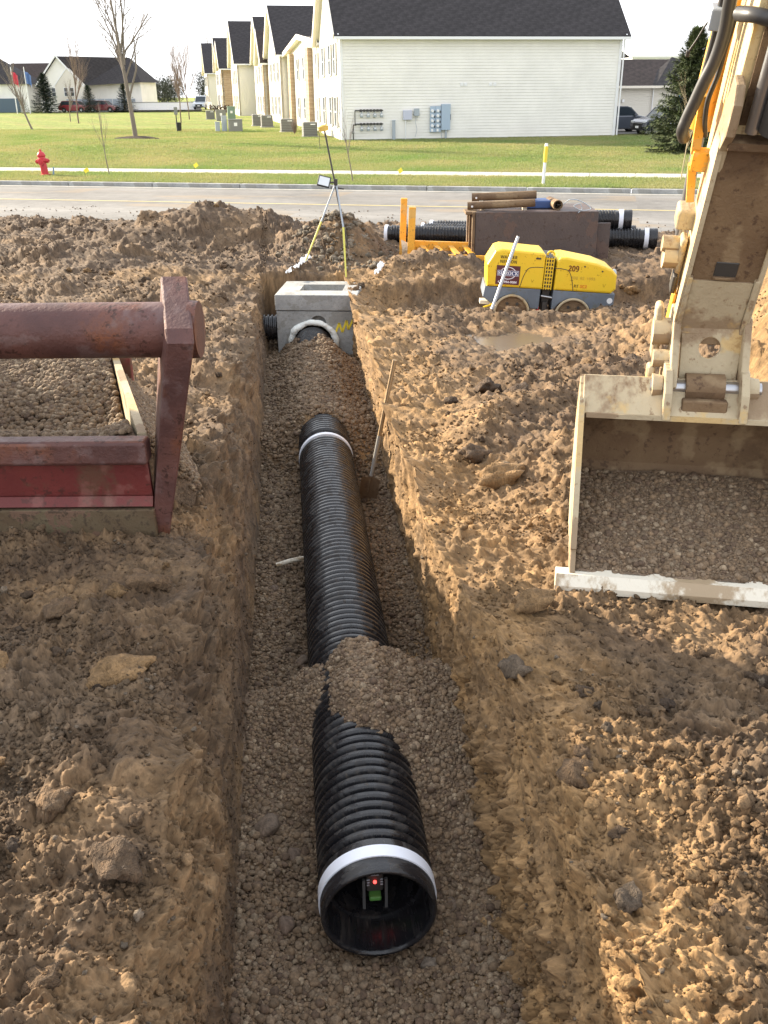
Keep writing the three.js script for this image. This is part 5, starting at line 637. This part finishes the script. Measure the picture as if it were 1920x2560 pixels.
// air conditioners and transformer boxes along the row
{
  const mkAC = (p, label) => { const t = thing('air_conditioner', label, 'air conditioner', p, rowTurn, 'air conditioners along the row'); mk('casing', rb(0.86, 0.8, 0.86, 0.04, 0, 0.45, 0), mat.acGrey, t); mk('slats', (() => { const l = []; for (let i = 0; i < 7; i++) l.push(bx(0.88, 0.02, 0.88, 0, 0.14 + i * 0.1, 0)); return l; })(), mat.darkSteel, t); mk('name_plate', bx(0.3, 0.06, 0.02, 0.15, 0.72, 0.45), mat.white, t); mk('pad', bx(1, 0.08, 1, 0, 0.02, 0), mat.conc, t); return t; };
  const spots = [[-4.35, -61.2, 'grey air conditioner nearest the blank walled block'], [-6.4, -68.4, 'grey air conditioner beside the brick pier'], [-8.7, -76.7, 'grey air conditioner below the second gable, nearer of a pair'], [-9.8, -80.1, 'grey air conditioner below the second gable, farther of a pair'], [-17.6, -104, 'grey air conditioner far along the apartment row']]; let a = null;
  for (const [x, z, l] of spots) { const p = [x, lawnY(x, z), z]; if (!a) a = mkAC(p, l); else dup(a, p, rowTurn, l); }
  const mkBox = (p, w, h, m, label) => { const t = thing('transformer_box', label, 'utility box', p, 0.2, 'utility boxes on the lawn'); mk('cabinet', rb(w, h, w * 0.9, 0.03, 0, h / 2, 0), m, t); mk('lid', rb(w + 0.04, 0.06, w * 0.9 + 0.04, 0.02, 0, h - 0.02, 0), m, t); if (w > 0.5) mk('label_plate', bx(0.22, 0.22, 0.012, 0, h * 0.6, w * 0.45 + 0.004), mat.white, t); };
  for (const [x, z, w, h, m, l] of [[-10.2, -70.3, 0.95, 0.8, mat.acGrey, 'dark grey transformer box on the lawn with a white label'], [-11.0, -70.5, 0.36, 1.0, mat.greyPaint, 'taller pale utility post between two boxes on the lawn'], [-11.5, -70.6, 0.32, 0.62, mat.greyPaint, 'short pale utility box at the end of the lawn boxes'], [-15.4, -97, 0.95, 0.95, mat.acGrey, 'dark grey utility box far along the row with a white label'], [-14.6, -98.5, 0.75, 1.25, mat.greenBox, 'green utility cabinet far along the row']]) mkBox([x, lawnY(x, z), z], w, h, m, l);
  const R = rng(4), l = []; for (let i = 0; i < 240; i++) { const a = R() * 6.28, b = R() * 1.5, r = 0.75 * Math.cbrt(R()); const g = new THREE.PlaneGeometry(0.14, 0.14); g.rotateX(R() * 3); g.rotateY(R() * 3); g.translate(r * Math.cos(a) * 1.5, 0.5 + r * Math.sin(b), r * Math.sin(a)); l.push(g); }
  const sh = single('shrub', l, S({ color: C(0.07, 0.045, 0.03), roughness: 1 }), 'dark brown clipped shrub far along the apartment row', 'shrub'); sh.position.set(-17.5, lawnY(-17.5, -110), -110);
  const rs = []; for (let i = 0; i < 60; i++) { const a = R() * 6.28, h = 0.5 + 0.5 * R(); rs.push(cyl([0, 0, 0], [0.35 * Math.cos(a) * R(), h, 0.35 * Math.sin(a) * R()], 0.012, 0.006, 5)); } const s2 = single('shrub', rs, mat.barkRed, 'small leafless reddish shrub by the brick pier', 'shrub'); s2.position.set(-5.6, lawnY(-5.6, -64.8), -64.8);
}
// ---------------------------------------------------------------- trees
function bareTree(o, H, seed, opt = {}) {
  const R = rng(seed), trunk = [], twigs = [], spread = opt.spread || 0.5, levels = opt.levels || 4, lean = opt.lean || [0, 0];
  const grow = (p, d, L, r, lev) => { let a = p.clone(), dir = d.clone(); const seg = lev === 0 ? 5 : 3;
    for (let i = 0; i < seg; i++) { const b = a.clone().addScaledVector(dir, L / seg), r0 = r * (1 - 0.5 * i / seg), r1 = r * (1 - 0.5 * (i + 1) / seg); (lev === 0 ? trunk : twigs).push(cyl(a.toArray(), b.toArray(), r0, r1, lev === 0 ? 12 : lev === 1 ? 7 : 4, true)); a = b; dir.add(V((R() - 0.5) * 0.16, 0.05, (R() - 0.5) * 0.16)).normalize();
      if (lev < levels && (lev > 0 || i >= (opt.bole || 2))) { const nb = lev === 0 ? (opt.nb || 3) : 2; for (let k = 0; k < nb; k++) { const az = R() * 6.28, q = spread * (0.6 + 0.7 * R()); const nd = dir.clone().multiplyScalar(Math.cos(q)).add(V(Math.cos(az) * Math.sin(q), 0.15, Math.sin(az) * Math.sin(q))).normalize(); grow(a, nd, L * (0.36 + 0.24 * R()), r1 * (0.5 + 0.15 * R()), lev + 1); } } } };
  grow(V(0, -0.1, 0), V(lean[0], 1, lean[1]).normalize(), H, opt.r || H * 0.018, 0);
  mk('trunk', trunk, opt.mat || mat.bark, o); mk('crown', twigs, opt.mat || mat.bark, o);
}
{
  const P1 = [-13.75, 0, -56]; P1[1] = lawnY(P1[0], P1[2]);
  const t = thing('bare_tree', 'tall leafless tree with a pale trunk in a dark mulch ring', 'tree', P1); bareTree(t, 5.4, 12, { r: 0.14, bole: 2, nb: 3, spread: 0.7, levels: 4, lean: [-0.06, 0] });
  mk('leader', [cyl([-0.25, 3.6, 0], [-0.55, 7.2, 0.1], 0.07, 0.05, 8), cyl([-0.55, 7.2, 0.1], [-0.8, 10.5, 0], 0.05, 0.02, 8), cyl([-0.2, 3.8, 0], [0.0, 6.5, 0], 0.065, 0.045, 8), cyl([0, 6.5, 0], [-0.25, 10.2, 0.1], 0.045, 0.02, 8), cyl([-0.1, 2.2, 0], [0.45, 3.6, 0.1], 0.06, 0.05, 8), cyl([0.45, 3.6, 0.1], [0.5, 5.2, 0.1], 0.05, 0.02, 7)], mat.bark, t);
  const g = new THREE.SphereGeometry(1, 40, 12, 0, 6.2832, 0, Math.PI / 2); g.scale(1.35, 0.22, 1.0); const p = g.attributes.position; for (let i = 0; i < p.count; i++) p.setY(i, p.getY(i) + 0.04 * N3(p.getX(i) * 5, 1, p.getZ(i) * 5)); g.computeVertexNormals(); const m = single('mulch_ring', tri(g), mat.mulch, 'dark mound of mulch around the tall leafless tree', 'mulch'); m.position.set(P1[0], P1[1] - 0.02, P1[2]); m.userData.kind = 'stuff';
  const sap = (x, z, H, seed, label, o = {}) => { const s = thing('sapling', label, 'sapling', [x, lawnY(x, z), z], 0, 'young saplings'); bareTree(s, H, seed, { r: 0.022, levels: 2, bole: 2, nb: 2, spread: 0.35, ...o }); };
  sap(-9.78, -35.4, 1.7, 31, 'thin bare sapling by the pavement near the red hydrant', { lean: [-0.12, 0] }); sap(-0.9, -31.75, 1.6, 32, 'thin bare sapling at the kerb behind the survey pole', { lean: [-0.14, 0] }); sap(9.5, -31, 1.7, 33, 'thin pale sapling in front of the spruce', { mat: S({ color: C(0.45, 0.36, 0.22), roughness: 0.9 }), lean: [0.05, 0], levels: 3, nb: 3 });
  const bt = (x, z, H, seed, label, o = {}) => { const s = thing('bare_tree', label, 'tree', [x, lawnY(x, z), z], 0, 'bare trees behind the lawn'); bareTree(s, H, seed, { levels: 4, nb: 3, bole: 1, spread: 0.4, ...o }); };
  bt(-28.6, -95, 5.2, 41, 'small bushy leafless tree in front of the white gabled house', { mat: mat.barkRed, r: 0.07 }); bt(-26.6, -76.5, 3.4, 42, 'leaning young leafless tree beside the flagpoles', { lean: [-0.35, 0], r: 0.08, levels: 3 }); bt(-31.5, -102, 2.6, 43, 'tiny leafless tree on the lawn left of the bushy one', { r: 0.05, levels: 3 });
  bt(-18.3, -92, 4.4, 44, 'leafless reddish tree left of the far drive', { mat: mat.barkRed, r: 0.06, nb: 4 }); bt(-19.8, -104, 5.0, 45, 'leafless brown tree beside the far fence', { mat: mat.barkRed, r: 0.06, nb: 4 }); bt(-31, -190, 7.5, 46, 'leafless tree on the far slope left of the row'); bt(-27, -180, 8, 47, 'slim leafless tree on the far slope by the row', { spread: 0.3 });
}
function spruce(o, H, rad0, seed, m, dens = 1) {
  const R = rng(seed), pos = []; mk('trunk', cyl([0, -0.1, 0], [0, H * 0.95, 0], H * 0.022, 0.02, 8), mat.bark, o);
  const leaf = (a, d, L, w) => { const s = V(-d.z, 0.2 * (R() - 0.5), d.x).normalize().multiplyScalar(w), e = a.clone().addScaledVector(d, L); pos.push(a.x - s.x, a.y - s.y, a.z - s.z, a.x + s.x, a.y + s.y, a.z + s.z, e.x, e.y, e.z); };
  const nB = Math.floor(150 * dens); for (let i = 0; i < nB; i++) { const k = Math.pow((i + R()) / nB, 0.85), y = H * (0.03 + 0.95 * k), L = rad0 * Math.pow(1 - k, 0.8) * (0.7 + 0.5 * R()) + 0.12, az = i * 2.399 + R(), d = V(Math.cos(az), -0.15 + 0.5 * k, Math.sin(az)).normalize(), n = Math.ceil(L * 20 + 6);
    for (let j = 0; j < n; j++) { const q = (j + R()) / n, a = V(0, y, 0).addScaledVector(d, L * q); a.y -= 0.25 * L * q * (1 - q); for (let h = 0; h < 5; h++) { const e = d.clone().multiplyScalar(0.6).add(V(R() - 0.5, R() * 0.5 - 0.3, R() - 0.5)).normalize(); leaf(a, e, (0.16 + 0.18 * R()) * (H / 5), 0.036 * (H / 5)); } } }
  const g = new THREE.BufferGeometry(); g.setAttribute('position', new THREE.Float32BufferAttribute(pos, 3)); g.computeVertexNormals(); mk('crown', g, m, o);
}
{
  const sp = (x, z, H, r, seed, label, m = mat.needleDark, d = 1) => { const s = thing('spruce_tree', label, 'spruce', [x, lawnY(x, z), z], 0, 'evergreen trees'); spruce(s, H, r, seed, m, d); };
  sp(13.6, -44.3, 5.0, 1.75, 51, 'green spruce behind the excavator arm beside the parked cars', mat.needle, 2.6);
  sp(-47.3, -143, 5.2, 2.3, 52, 'large dark evergreen by the flagpoles', mat.needleDark, 1.4); sp(-41.2, -143, 3.6, 1.5, 53, 'dark evergreen in front of the white gabled house'); sp(-36.7, -145, 3.7, 1.7, 54, 'dark evergreen right of the white gabled house'); sp(-49.8, -141, 1.9, 0.9, 55, 'small round olive evergreen behind the flagpole', mat.needle, 0.6);
  // far wood behind the row
  const R = rng(66), big = []; for (let i = 0; i < 34; i++) { const x = -62 + 46 * (i / 33) + 2 * R(), z = -225 - 25 * R(), H = 5 + 5.5 * R() * sstep(-62, -34, x); big.push([x, z, H]); }
  const pos = []; for (const [x, z, H] of big) for (let k = 0; k < 900; k++) { const u = R() * 6.28, v = Math.acos(2 * R() - 1), r = Math.cbrt(R()), px = x + 2.6 * r * Math.sin(v) * Math.cos(u), py = lawnY(x, z) + H * 0.5 + H * 0.52 * r * Math.cos(v), pz = z + 2.6 * r * Math.sin(v) * Math.sin(u), s = 0.18 + 0.2 * R(); pos.push(px, py, pz, px + s * (R() - 0.5) * 2, py + s * R(), pz + s * (R() - 0.5) * 2, px + s * (R() - 0.5) * 2, py - s * R(), pz + s * (R() - 0.5) * 2); }
  const g = new THREE.BufferGeometry(); g.setAttribute('position', new THREE.Float32BufferAttribute(pos, 3)); g.computeVertexNormals(); const w = single('far_wood', g, S({ color: C(0.045, 0.05, 0.032), roughness: 1 }), 'dark wood on the rise behind the apartment row', 'wood'); w.userData.kind = 'stuff';
  const tw = []; for (let i = 0; i < 13; i++) { const x = 22 + i * 2.1 + R(), z = -118 - 10 * R(); for (let k = 0; k < 70; k++) { const a = R() * 6.28, h = 3.2 + 3.6 * R(), q = 0.5 + 1.6 * R(); tw.push(cyl([x + 0.3 * (R() - 0.5), 0.6, z], [x + q * Math.cos(a), h, z + q * Math.sin(a)], 0.045, 0.012, 3, true)); } } const fw = single('bare_wood', tw, mat.bark, 'line of bare trees behind the garage roof', 'wood'); fw.userData.kind = 'stuff';
}
// ---------------------------------------------------------------- garage, far houses
{
  const t = thing('garage', 'low cream garage with a hipped grey brown roof behind the parked cars', 'garage', [19.4, 0.4, -72.6], rad(14));
  mk('wall', bx(14, 2.75, 6, -7, 1.35, -3), mat.siding, t); mk('wall', bx(9, 2.7, 6.2, 4.5, 1.32, -3.1), mat.siding, t);
  const P4 = (a, b, c) => { const g = new THREE.BufferGeometry(); g.setAttribute('position', new THREE.Float32BufferAttribute([...a, ...b, ...c], 3)); g.computeVertexNormals(); return tri(g); };
  const e = 2.65, r = 4.5, A = [-14.4, e, 0.4], B = [9.4, e, 0.4], D = [9.4, e, -6.6], E2 = [-14.4, e, -6.6], M1 = [-11, r, -3.1], M2 = [3.2, r, -3.1];
  mk('roof', [P4(A, B, M2), P4(A, M2, M1), P4(B, D, M2), P4(D, E2, M1), P4(D, M1, M2), P4(E2, A, M1)], mat.shingleBrown, t);
  mk('front_roof', [P4([0, e + 0.02, 0.5], [9, e + 0.02, 0.5], [3.0, r + 0.15, -2.9]), P4([0, e + 0.02, 0.5], [3.0, r + 0.15, -2.9], [-0.3, e + 0.3, -0.6])], mat.shingle, t);
  mk('gutter', bx(24, 0.16, 0.12, -2.5, e - 0.02, 0.46), mat.creamTrim, t); mk('downspout', cyl([0.1, 0, 0.12], [0.1, e, 0.12], 0.05, 0.05, 8), mat.white, t); for (const x of [-4.6, -2.2]) mk('wall_lamp', [bx(0.16, 0.2, 0.14, x, 1.75, 0.08)], mat.white, t);
  mk('garage_door', bx(2.4, 2.1, 0.06, 4.4, 1.05, 0.03), S({ color: C(0.08, 0.06, 0.055), roughness: 0.7 }), t);
  const w2 = thing('storage_building', 'long white roofed building behind the garage', 'building', [31, 0.4, -96], rad(12)); mk('wall', bx(16, 5.2, 6, 0, 2.6, -3), mat.white, w2); mk('roof', [bx(16.4, 0.15, 3.5, 0, 5.75, -1.5, rad(18)), bx(16.4, 0.15, 3.5, 0, 5.75, -4.6, rad(-18))], mat.white, w2);
  const dw = thing('far_house', 'grey roofed house in the distance behind the garage', 'house', [24.5, 0.6, -104], rad(12)); mk('wall', bx(8, 3.6, 6, 0, 1.8, -3), mat.siding, dw); mk('roof', [bx(8.6, 0.15, 3.9, 0, 4.3, -1.4, rad(24)), bx(8.6, 0.15, 3.9, 0, 4.3, -4.7, rad(-24))], mat.shingleBrown, dw); mk('power_pole', cyl([1.5, 0, 2], [1.5, 6.4, 2], 0.09, 0.07, 6), mat.bark, dw);
}
{
  const y0 = lawnY(-45, -152);
  const h1 = thing('white_house', 'white two storey house with a big front gable behind the lawn', 'house', [-50.3, y0, -150], rad(-6));
  const gs = new THREE.Shape([[0, 0], [6.6, 0], [6.6, 3.7], [3.3, 7.3], [0, 3.7]].map(p => new THREE.Vector2(...p))); const gg = new THREE.ExtrudeGeometry(gs, { depth: 9, bevelEnabled: false }); gg.translate(0, 0, -9); mk('gable_wall', tri(gg), mat.lapSiding, h1);
  mk('wing_wall', bx(9, 4.1, 7, 10.6, 2.0, -4.5), mat.lapSiding, h1);
  const slab = (p, q, r2, s) => { const g = new THREE.BufferGeometry(), v = [p, q, r2, p, r2, s].flat(); g.setAttribute('position', new THREE.Float32BufferAttribute(v, 3)); g.computeVertexNormals(); return tri(g); };
  mk('roof', [slab([6.9, 3.5, 0.4], [15.6, 3.9, 0.0], [12.6, 7.3, -4.5], [3.3, 7.45, 0.3]), slab([15.6, 3.9, 0], [15.6, 3.9, -8.4], [12.6, 7.3, -4.5], [12.6, 7.3, -4.5]), slab([-0.4, 3.4, 0.4], [3.3, 7.45, 0.4], [3.3, 7.45, -9], [-0.4, 3.4, -9])], mat.shingle, h1);
  mk('small_gable', (() => { const s = new THREE.Shape([[3.0, 0], [7.2, 0], [7.2, 3.6], [5.1, 5.8], [3.0, 3.6]].map(p => new THREE.Vector2(...p))); const g = new THREE.ExtrudeGeometry(s, { depth: 1.2, bevelEnabled: false }); return tri(g); })(), mat.siding, h1);
  mk('rake_board', [bar([-0.3, 3.55, 0.42], [3.3, 7.5, 0.42], 0.2, 0.06), bar([6.9, 3.55, 0.42], [3.3, 7.5, 0.42], 0.2, 0.06), bar([2.8, 3.4, 1.25], [5.1, 5.9, 1.25], 0.16, 0.05), bar([7.4, 3.4, 1.25], [5.1, 5.9, 1.25], 0.16, 0.05)], mat.white, h1);
  for (const [x, z] of [[1.4, 0.03], [2.2, 0.03], [4.6, 1.23], [5.5, 1.23]]) { const f = mk('window', bx(0.66, 1.2, 0.06, x, 2.7, z), mat.white, h1); mk('pane', [bx(0.5, 0.5, 0.03, x, 2.98, z + 0.03), bx(0.5, 0.5, 0.03, x, 2.42, z + 0.03)], mat.glass, f); }
  const h2 = thing('white_house', 'white two storey house at the lawn edge behind the red flag', 'house', [-66, y0, -150], rad(0)); mk('wall', bx(14, 3.9, 8, 7, 1.95, -4), mat.lapSiding, h2); mk('roof', [slab([-0.4, 3.8, 0.4], [14.4, 3.8, 0.4], [9.0, 7.4, -4], [4, 7.4, -4]), slab([14.4, 3.8, 0.4], [14.4, 3.8, -8.4], [9, 7.4, -4], [9, 7.4, -4])], mat.shingle, h2); mk('porch', bx(4, 1.9, 0.4, 10.5, 0.95, 0.25), S({ color: C(0.08, 0.12, 0.16), roughness: 0.4 }), h2);
  const h3 = thing('grey_house', 'grey roofed house between the two white houses', 'house', [-58.5, y0, -160], 0); mk('wall', bx(14, 3.8, 8, 7, 1.9, -4), mat.lapSiding, h3); mk('roof', [slab([-0.4, 3.6, 0.4], [14.4, 3.6, 0.4], [14.4, 7.0, -4], [-0.4, 7.0, -4])], mat.shingleBrown, h3); const wf = mk('window', bx(0.9, 1.4, 0.06, 5.6, 2.6, 0.03), mat.white, h3); mk('pane', bx(0.7, 1.1, 0.03, 5.6, 2.6, 0.06), mat.glass, wf);
  const fn = thing('privacy_fence', 'white panel fence at the far edge of the lawn', 'fence', [-37.2, lawnY(-33, -146), -146]); for (let i = 0; i < 7; i++) { mk('panel', bx(1.5, 1.2, 0.05, i * 1.62 + 0.8, 0.6, 0), mat.white, fn); mk('post', bx(0.1, 1.35, 0.1, i * 1.62, 0.66, 0), mat.white, fn); } mk('cap_rail', bx(11.4, 0.08, 0.12, 5.7, 1.24, 0), mat.acGrey, fn);
  const wl = thing('fence_screen', 'pale slatted screen beside the dark evergreens', 'fence', [-45.2, lawnY(-43, -147), -147.5]); for (let i = 0; i < 9; i++) mk('board', bx(1.05, 1.75, 0.05, i * 1.12, 0.88, 0), mat.greyPaint, wl);
  const flag = (x, m, label, H) => { const f = thing('flagpole', label, 'flagpole', [x, lawnY(x, -141), -141]); mk('pole', cyl([0, -0.1, 0], [0, H, 0], 0.075, 0.05, 10), mat.white, f); const g = new THREE.PlaneGeometry(0.75, 1.5, 10, 10), p = g.attributes.position; for (let i = 0; i < p.count; i++) { const u = p.getX(i) / 0.75 + 0.5; p.setY(i, p.getY(i) - u * u * 0.5); p.setZ(i, 0.18 * Math.sin(u * 9 + p.getY(i))); } g.computeVertexNormals(); g.translate(0.45, H - 1.35, 0); mk('flag_cloth', [g, (() => { const b = g.clone(); b.translate(0, 0, -0.01); return b; })()], m, f); };
  flag(-50.8, S({ color: C(0.62, 0.06, 0.1), roughness: 0.8 }), 'white flagpole with a limp red flag', 5.9); flag(-49.0, S({ color: C(0.12, 0.2, 0.42), roughness: 0.8 }), 'white flagpole with a limp blue flag', 5.9);
}
// ---------------------------------------------------------------- cars
function car(name, label, p, turn, paint, opt = {}) {
  const t = thing(name, label, 'car', p, turn, 'parked cars'); const m = P({ color: C(...paint), roughness: 0.3, clearcoat: 1, clearcoatRoughness: 0.08 }), L = 4.3, W = 1.76, tall = opt.tall || 1.55;
  const s = [[-2.12, 0.36], [-2.16, 0.62], [-2.1, 0.92], [-1.95, 1.0], [-1.55, tall - 0.08], [-1.3, tall], [0.35, tall], [0.6, tall - 0.06], [1.12, 1.04], [1.9, 0.9], [2.12, 0.76], [2.16, 0.5], [2.08, 0.3], [-2.0, 0.28]];
  mk('body', ext([[-2.12, 0.36], [-2.16, 0.62], [-2.1, 0.92], [-1.9, 1.0], [1.12, 1.03], [1.9, 0.9], [2.12, 0.76], [2.16, 0.5], [2.08, 0.3], [1.78, 0.26], ...[0, 1, 2, 3, 4, 5, 6].map(i => [1.35 + 0.38 * Math.cos(i * Math.PI / 6), 0.3 + 0.38 * Math.sin(i * Math.PI / 6)]), [0.9, 0.24], [-0.9, 0.24], ...[0, 1, 2, 3, 4, 5, 6].map(i => [-1.3 + 0.38 * Math.cos(i * Math.PI / 6), 0.3 + 0.38 * Math.sin(i * Math.PI / 6)]), [-1.75, 0.28]], W, 0.07), m, t);
  mk('cabin', ext([[-1.92, 0.98], [-1.5, tall - 0.05], [-1.2, tall - 0.01], [0.35, tall - 0.01], [0.62, tall - 0.09], [1.14, 1.0]], W - 0.22, 0.05), P({ color: C(0.03, 0.04, 0.05), roughness: 0.06 }), t); mk('roof', [ext([[-1.6, tall - 0.08], [-1.3, tall + 0.01], [0.35, tall + 0.01], [0.62, tall - 0.07], [0.3, tall - 0.06], [-1.3, tall - 0.06]], W - 0.2, 0.02), ...[-1, 1].flatMap(k => [bar([-0.35, 1.0, k * 0.76], [-0.3, tall - 0.03, k * 0.72], 0.07, 0.05), bar([1.12, 1.0, k * 0.76], [0.58, tall - 0.06, k * 0.72], 0.07, 0.05), bar([-1.85, 1.0, k * 0.76], [-1.45, tall - 0.05, k * 0.72], 0.16, 0.05)])], m, t);
  for (const x of [1.35, -1.3]) for (const z of [-0.8, 0.8]) { const w = mk('wheel', (() => { const g = new THREE.TorusGeometry(0.25, 0.09, 10, 28); g.scale(1, 1, 1.1); g.translate(x, 0.33, z); return [g]; })(), mat.black, t); mk('rim', [cyl([x, 0.33, z - 0.07], [x, 0.33, z + 0.07], 0.09, 0.09, 12), ...[0, 1, 2, 3, 4].map(i => { const a = i * 1.2566; return bar([x, 0.33, z + Math.sign(z) * 0.05], [x + 0.23 * Math.cos(a), 0.33 + 0.23 * Math.sin(a), z + Math.sign(z) * 0.05], 0.07, 0.03); })], S({ color: C(0.5, 0.5, 0.52), roughness: 0.3, metalness: 0.6 }), w); }
  for (const z of [-0.66, 0.66]) { mk('headlight', rb(0.12, 0.13, 0.34, 0.03, 2.07, 0.76, z), P({ color: C(0.6, 0.62, 0.65), roughness: 0.1 }), t); mk('tail_light', rb(0.1, 0.2, 0.28, 0.03, -2.1, 0.85, z), P({ color: C(0.35, 0.02, 0.02), roughness: 0.2 }), t); mk('mirror', rb(0.14, 0.12, 0.2, 0.04, 0.85, 1.06, z * 1.45), m, t); }
  mk('grille', [rb(0.08, 0.26, 1.0, 0.02, 2.13, 0.56, 0), rb(0.06, 0.1, 1.3, 0.02, 2.13, 0.36, 0)], mat.black, t); mk('bumper_trim', rb(0.05, 0.035, 1.1, 0.01, 2.17, 0.7, 0), mat.steel, t); mk('number_plate', bx(0.02, 0.12, 0.34, 2.18, 0.48, 0), mat.white, t); return t;
}
{
  const gy = 0.425;
  car('parked_car', 'dark blue small crossover parked nearest the spruce', [17.35, 0.34, -60.2], rad(197), [0.02, 0.025, 0.045], { tall: 1.6 });
  car('parked_car', 'slate grey hatchback half hidden behind the block', [14.9, 0.36, -63.5], rad(12), [0.07, 0.08, 0.1]);
  car('parked_car', 'purple grey car partly behind the spruce', [18.6, 0.3, -57.2], rad(195), [0.1, 0.09, 0.14], { tall: 1.3 });
  car('parked_car', 'silver blue sport utility vehicle on the far drive', [-25.9, 0.87, -147.0], rad(-95), [0.45, 0.5, 0.58], { tall: 1.8 });
  car('parked_car', 'red car behind the bushy leafless tree', [-44.1, lawnY(-44, -145), -145.6], rad(-10), [0.25, 0.02, 0.03]); car('parked_car', 'dark red car nearest the pale slatted screen', [-40.0, lawnY(-41, -145), -145.6], rad(-8), [0.16, 0.02, 0.03]);
  const s = thing('parking_sign', 'small blue sign on a post behind the dark blue car', 'sign', [18.9, 0.42, -63.5]); mk('post', cyl([0, 0, 0], [0, 1.9, 0], 0.03, 0.03, 8), mat.greyPaint, s); mk('sign_plate', rb(0.42, 0.6, 0.02, 0.005, 0, 1.85, 0.04), S({ color: C(0.12, 0.35, 0.6), roughness: 0.4 }), s); mk('sign_mark', (() => { const g = new THREE.TorusGeometry(0.1, 0.025, 8, 20); g.translate(0, 1.88, 0.055); return g; })(), mat.white, s);
}
// ---------------------------------------------------------------- street furniture
{
  const x = -12.1, z = -35.4, t = thing('fire_hydrant', 'red fire hydrant with side caps standing by the pavement', 'hydrant', [x, lawnY(x, z), z]); t.rotation.z = rad(4);
  mk('barrel', (() => { const g = new THREE.LatheGeometry([[0, -0.1], [0.17, -0.1], [0.17, 0.0], [0.19, 0.01], [0.19, 0.06], [0.125, 0.07], [0.12, 0.46], [0.165, 0.5], [0.165, 0.58], [0.13, 0.6], [0.125, 0.64], [0.15, 0.67], [0.15, 0.70], [0, 0.7]].map(p => new THREE.Vector2(...p)), 24); return toCreasedNormals(g, 0.6); })(), mat.hydrant, t);
  mk('bonnet', (() => { const g = new THREE.SphereGeometry(0.14, 20, 10, 0, 6.2832, 0, Math.PI / 2); g.translate(0, 0.69, 0); return [g, cyl([0, 0.8, 0], [0, 0.9, 0], 0.045, 0.035, 6)]; })(), mat.hydrant, t);
  for (const s of [-1, 1]) mk('outlet_cap', [cyl([s * 0.1, 0.5, 0], [s * 0.22, 0.5, 0], 0.07, 0.075, 12), cyl([s * 0.22, 0.5, 0], [s * 0.26, 0.5, 0], 0.03, 0.03, 6)], mat.hydrant, t); mk('outlet_cap', [cyl([0, 0.46, 0.1], [0, 0.46, 0.22], 0.09, 0.095, 14), cyl([0, 0.46, 0.22], [0, 0.46, 0.26], 0.035, 0.035, 6)], mat.hydrant, t);
  const st = single('hydrant_marker', cyl([0, -0.1, 0], [0.06, 0.3, 0], 0.03, 0.03, 8), S({ color: C(0.2, 0.28, 0.4), roughness: 0.6 }), 'short blue grey stake at the foot of the hydrant', 'stake'); st.position.set(-11.8, lawnY(-11.8, -35.3), -35.3);
  const p = [5.0, 0, -30.15]; p[1] = lawnY(p[0], p[2]); const m = thing('marker_post', 'white and yellow marker post at the kerb', 'marker post', p); mk('white_post', cyl([0, -0.1, 0], [0.02, 0.66, 0], 0.045, 0.045, 12), mat.white, m); mk('yellow_sleeve', cyl([0.02, 0.66, 0], [0.035, 1.12, 0], 0.06, 0.06, 12), S({ color: C(0.78, 0.6, 0.05), roughness: 0.5 }), m); mk('cap', cyl([0.035, 1.12, 0], [0.036, 1.2, 0], 0.055, 0.045, 12), mat.white, m);
  let f0 = null; for (const [fx, fz, l] of [[-10.4, -34.5, 'tiny yellow marker flag near the hydrant'], [-6.9, -36.4, 'tiny yellow marker flag on the pavement edge'], [0.6, -33.0, 'tiny yellow marker flag behind the survey pole']]) { const pos = [fx, lawnY(fx, fz), fz]; if (f0) dup(f0, pos, 0.4, l); else { f0 = thing('marker_flag', l, 'flag', pos, 0.3, 'yellow marker flags'); mk('wire', cyl([0, -0.05, 0], [0, 0.28, 0], 0.006, 0.006, 5), mat.darkSteel, f0); mk('flag', bx(0.17, 0.13, 0.006, 0.06, 0.24, 0, 0, 0.3, 0.5), S({ color: C(0.85, 0.7, 0.05), roughness: 0.6 }), f0); } }
  const b = thing('dog_station', 'black post with a small bin on the lawn', 'bin', [-14.4, lawnY(-14.4, -71.3), -71.3]); mk('post', cyl([-0.1, -0.1, 0], [-0.1, 1.6, 0], 0.04, 0.04, 8), mat.black, b); mk('bin', cyl([0.05, 0.05, 0.1], [0.05, 0.6, 0.1], 0.17, 0.2, 14), mat.black, b); mk('bag_box', rb(0.24, 0.5, 0.12, 0.02, -0.08, 1.35, 0.06), mat.acGrey, b);
}
scene.traverse(o => { if (o.isMesh) { o.castShadow = true; o.receiveShadow = true; } });
renderer.render(scene, camera);
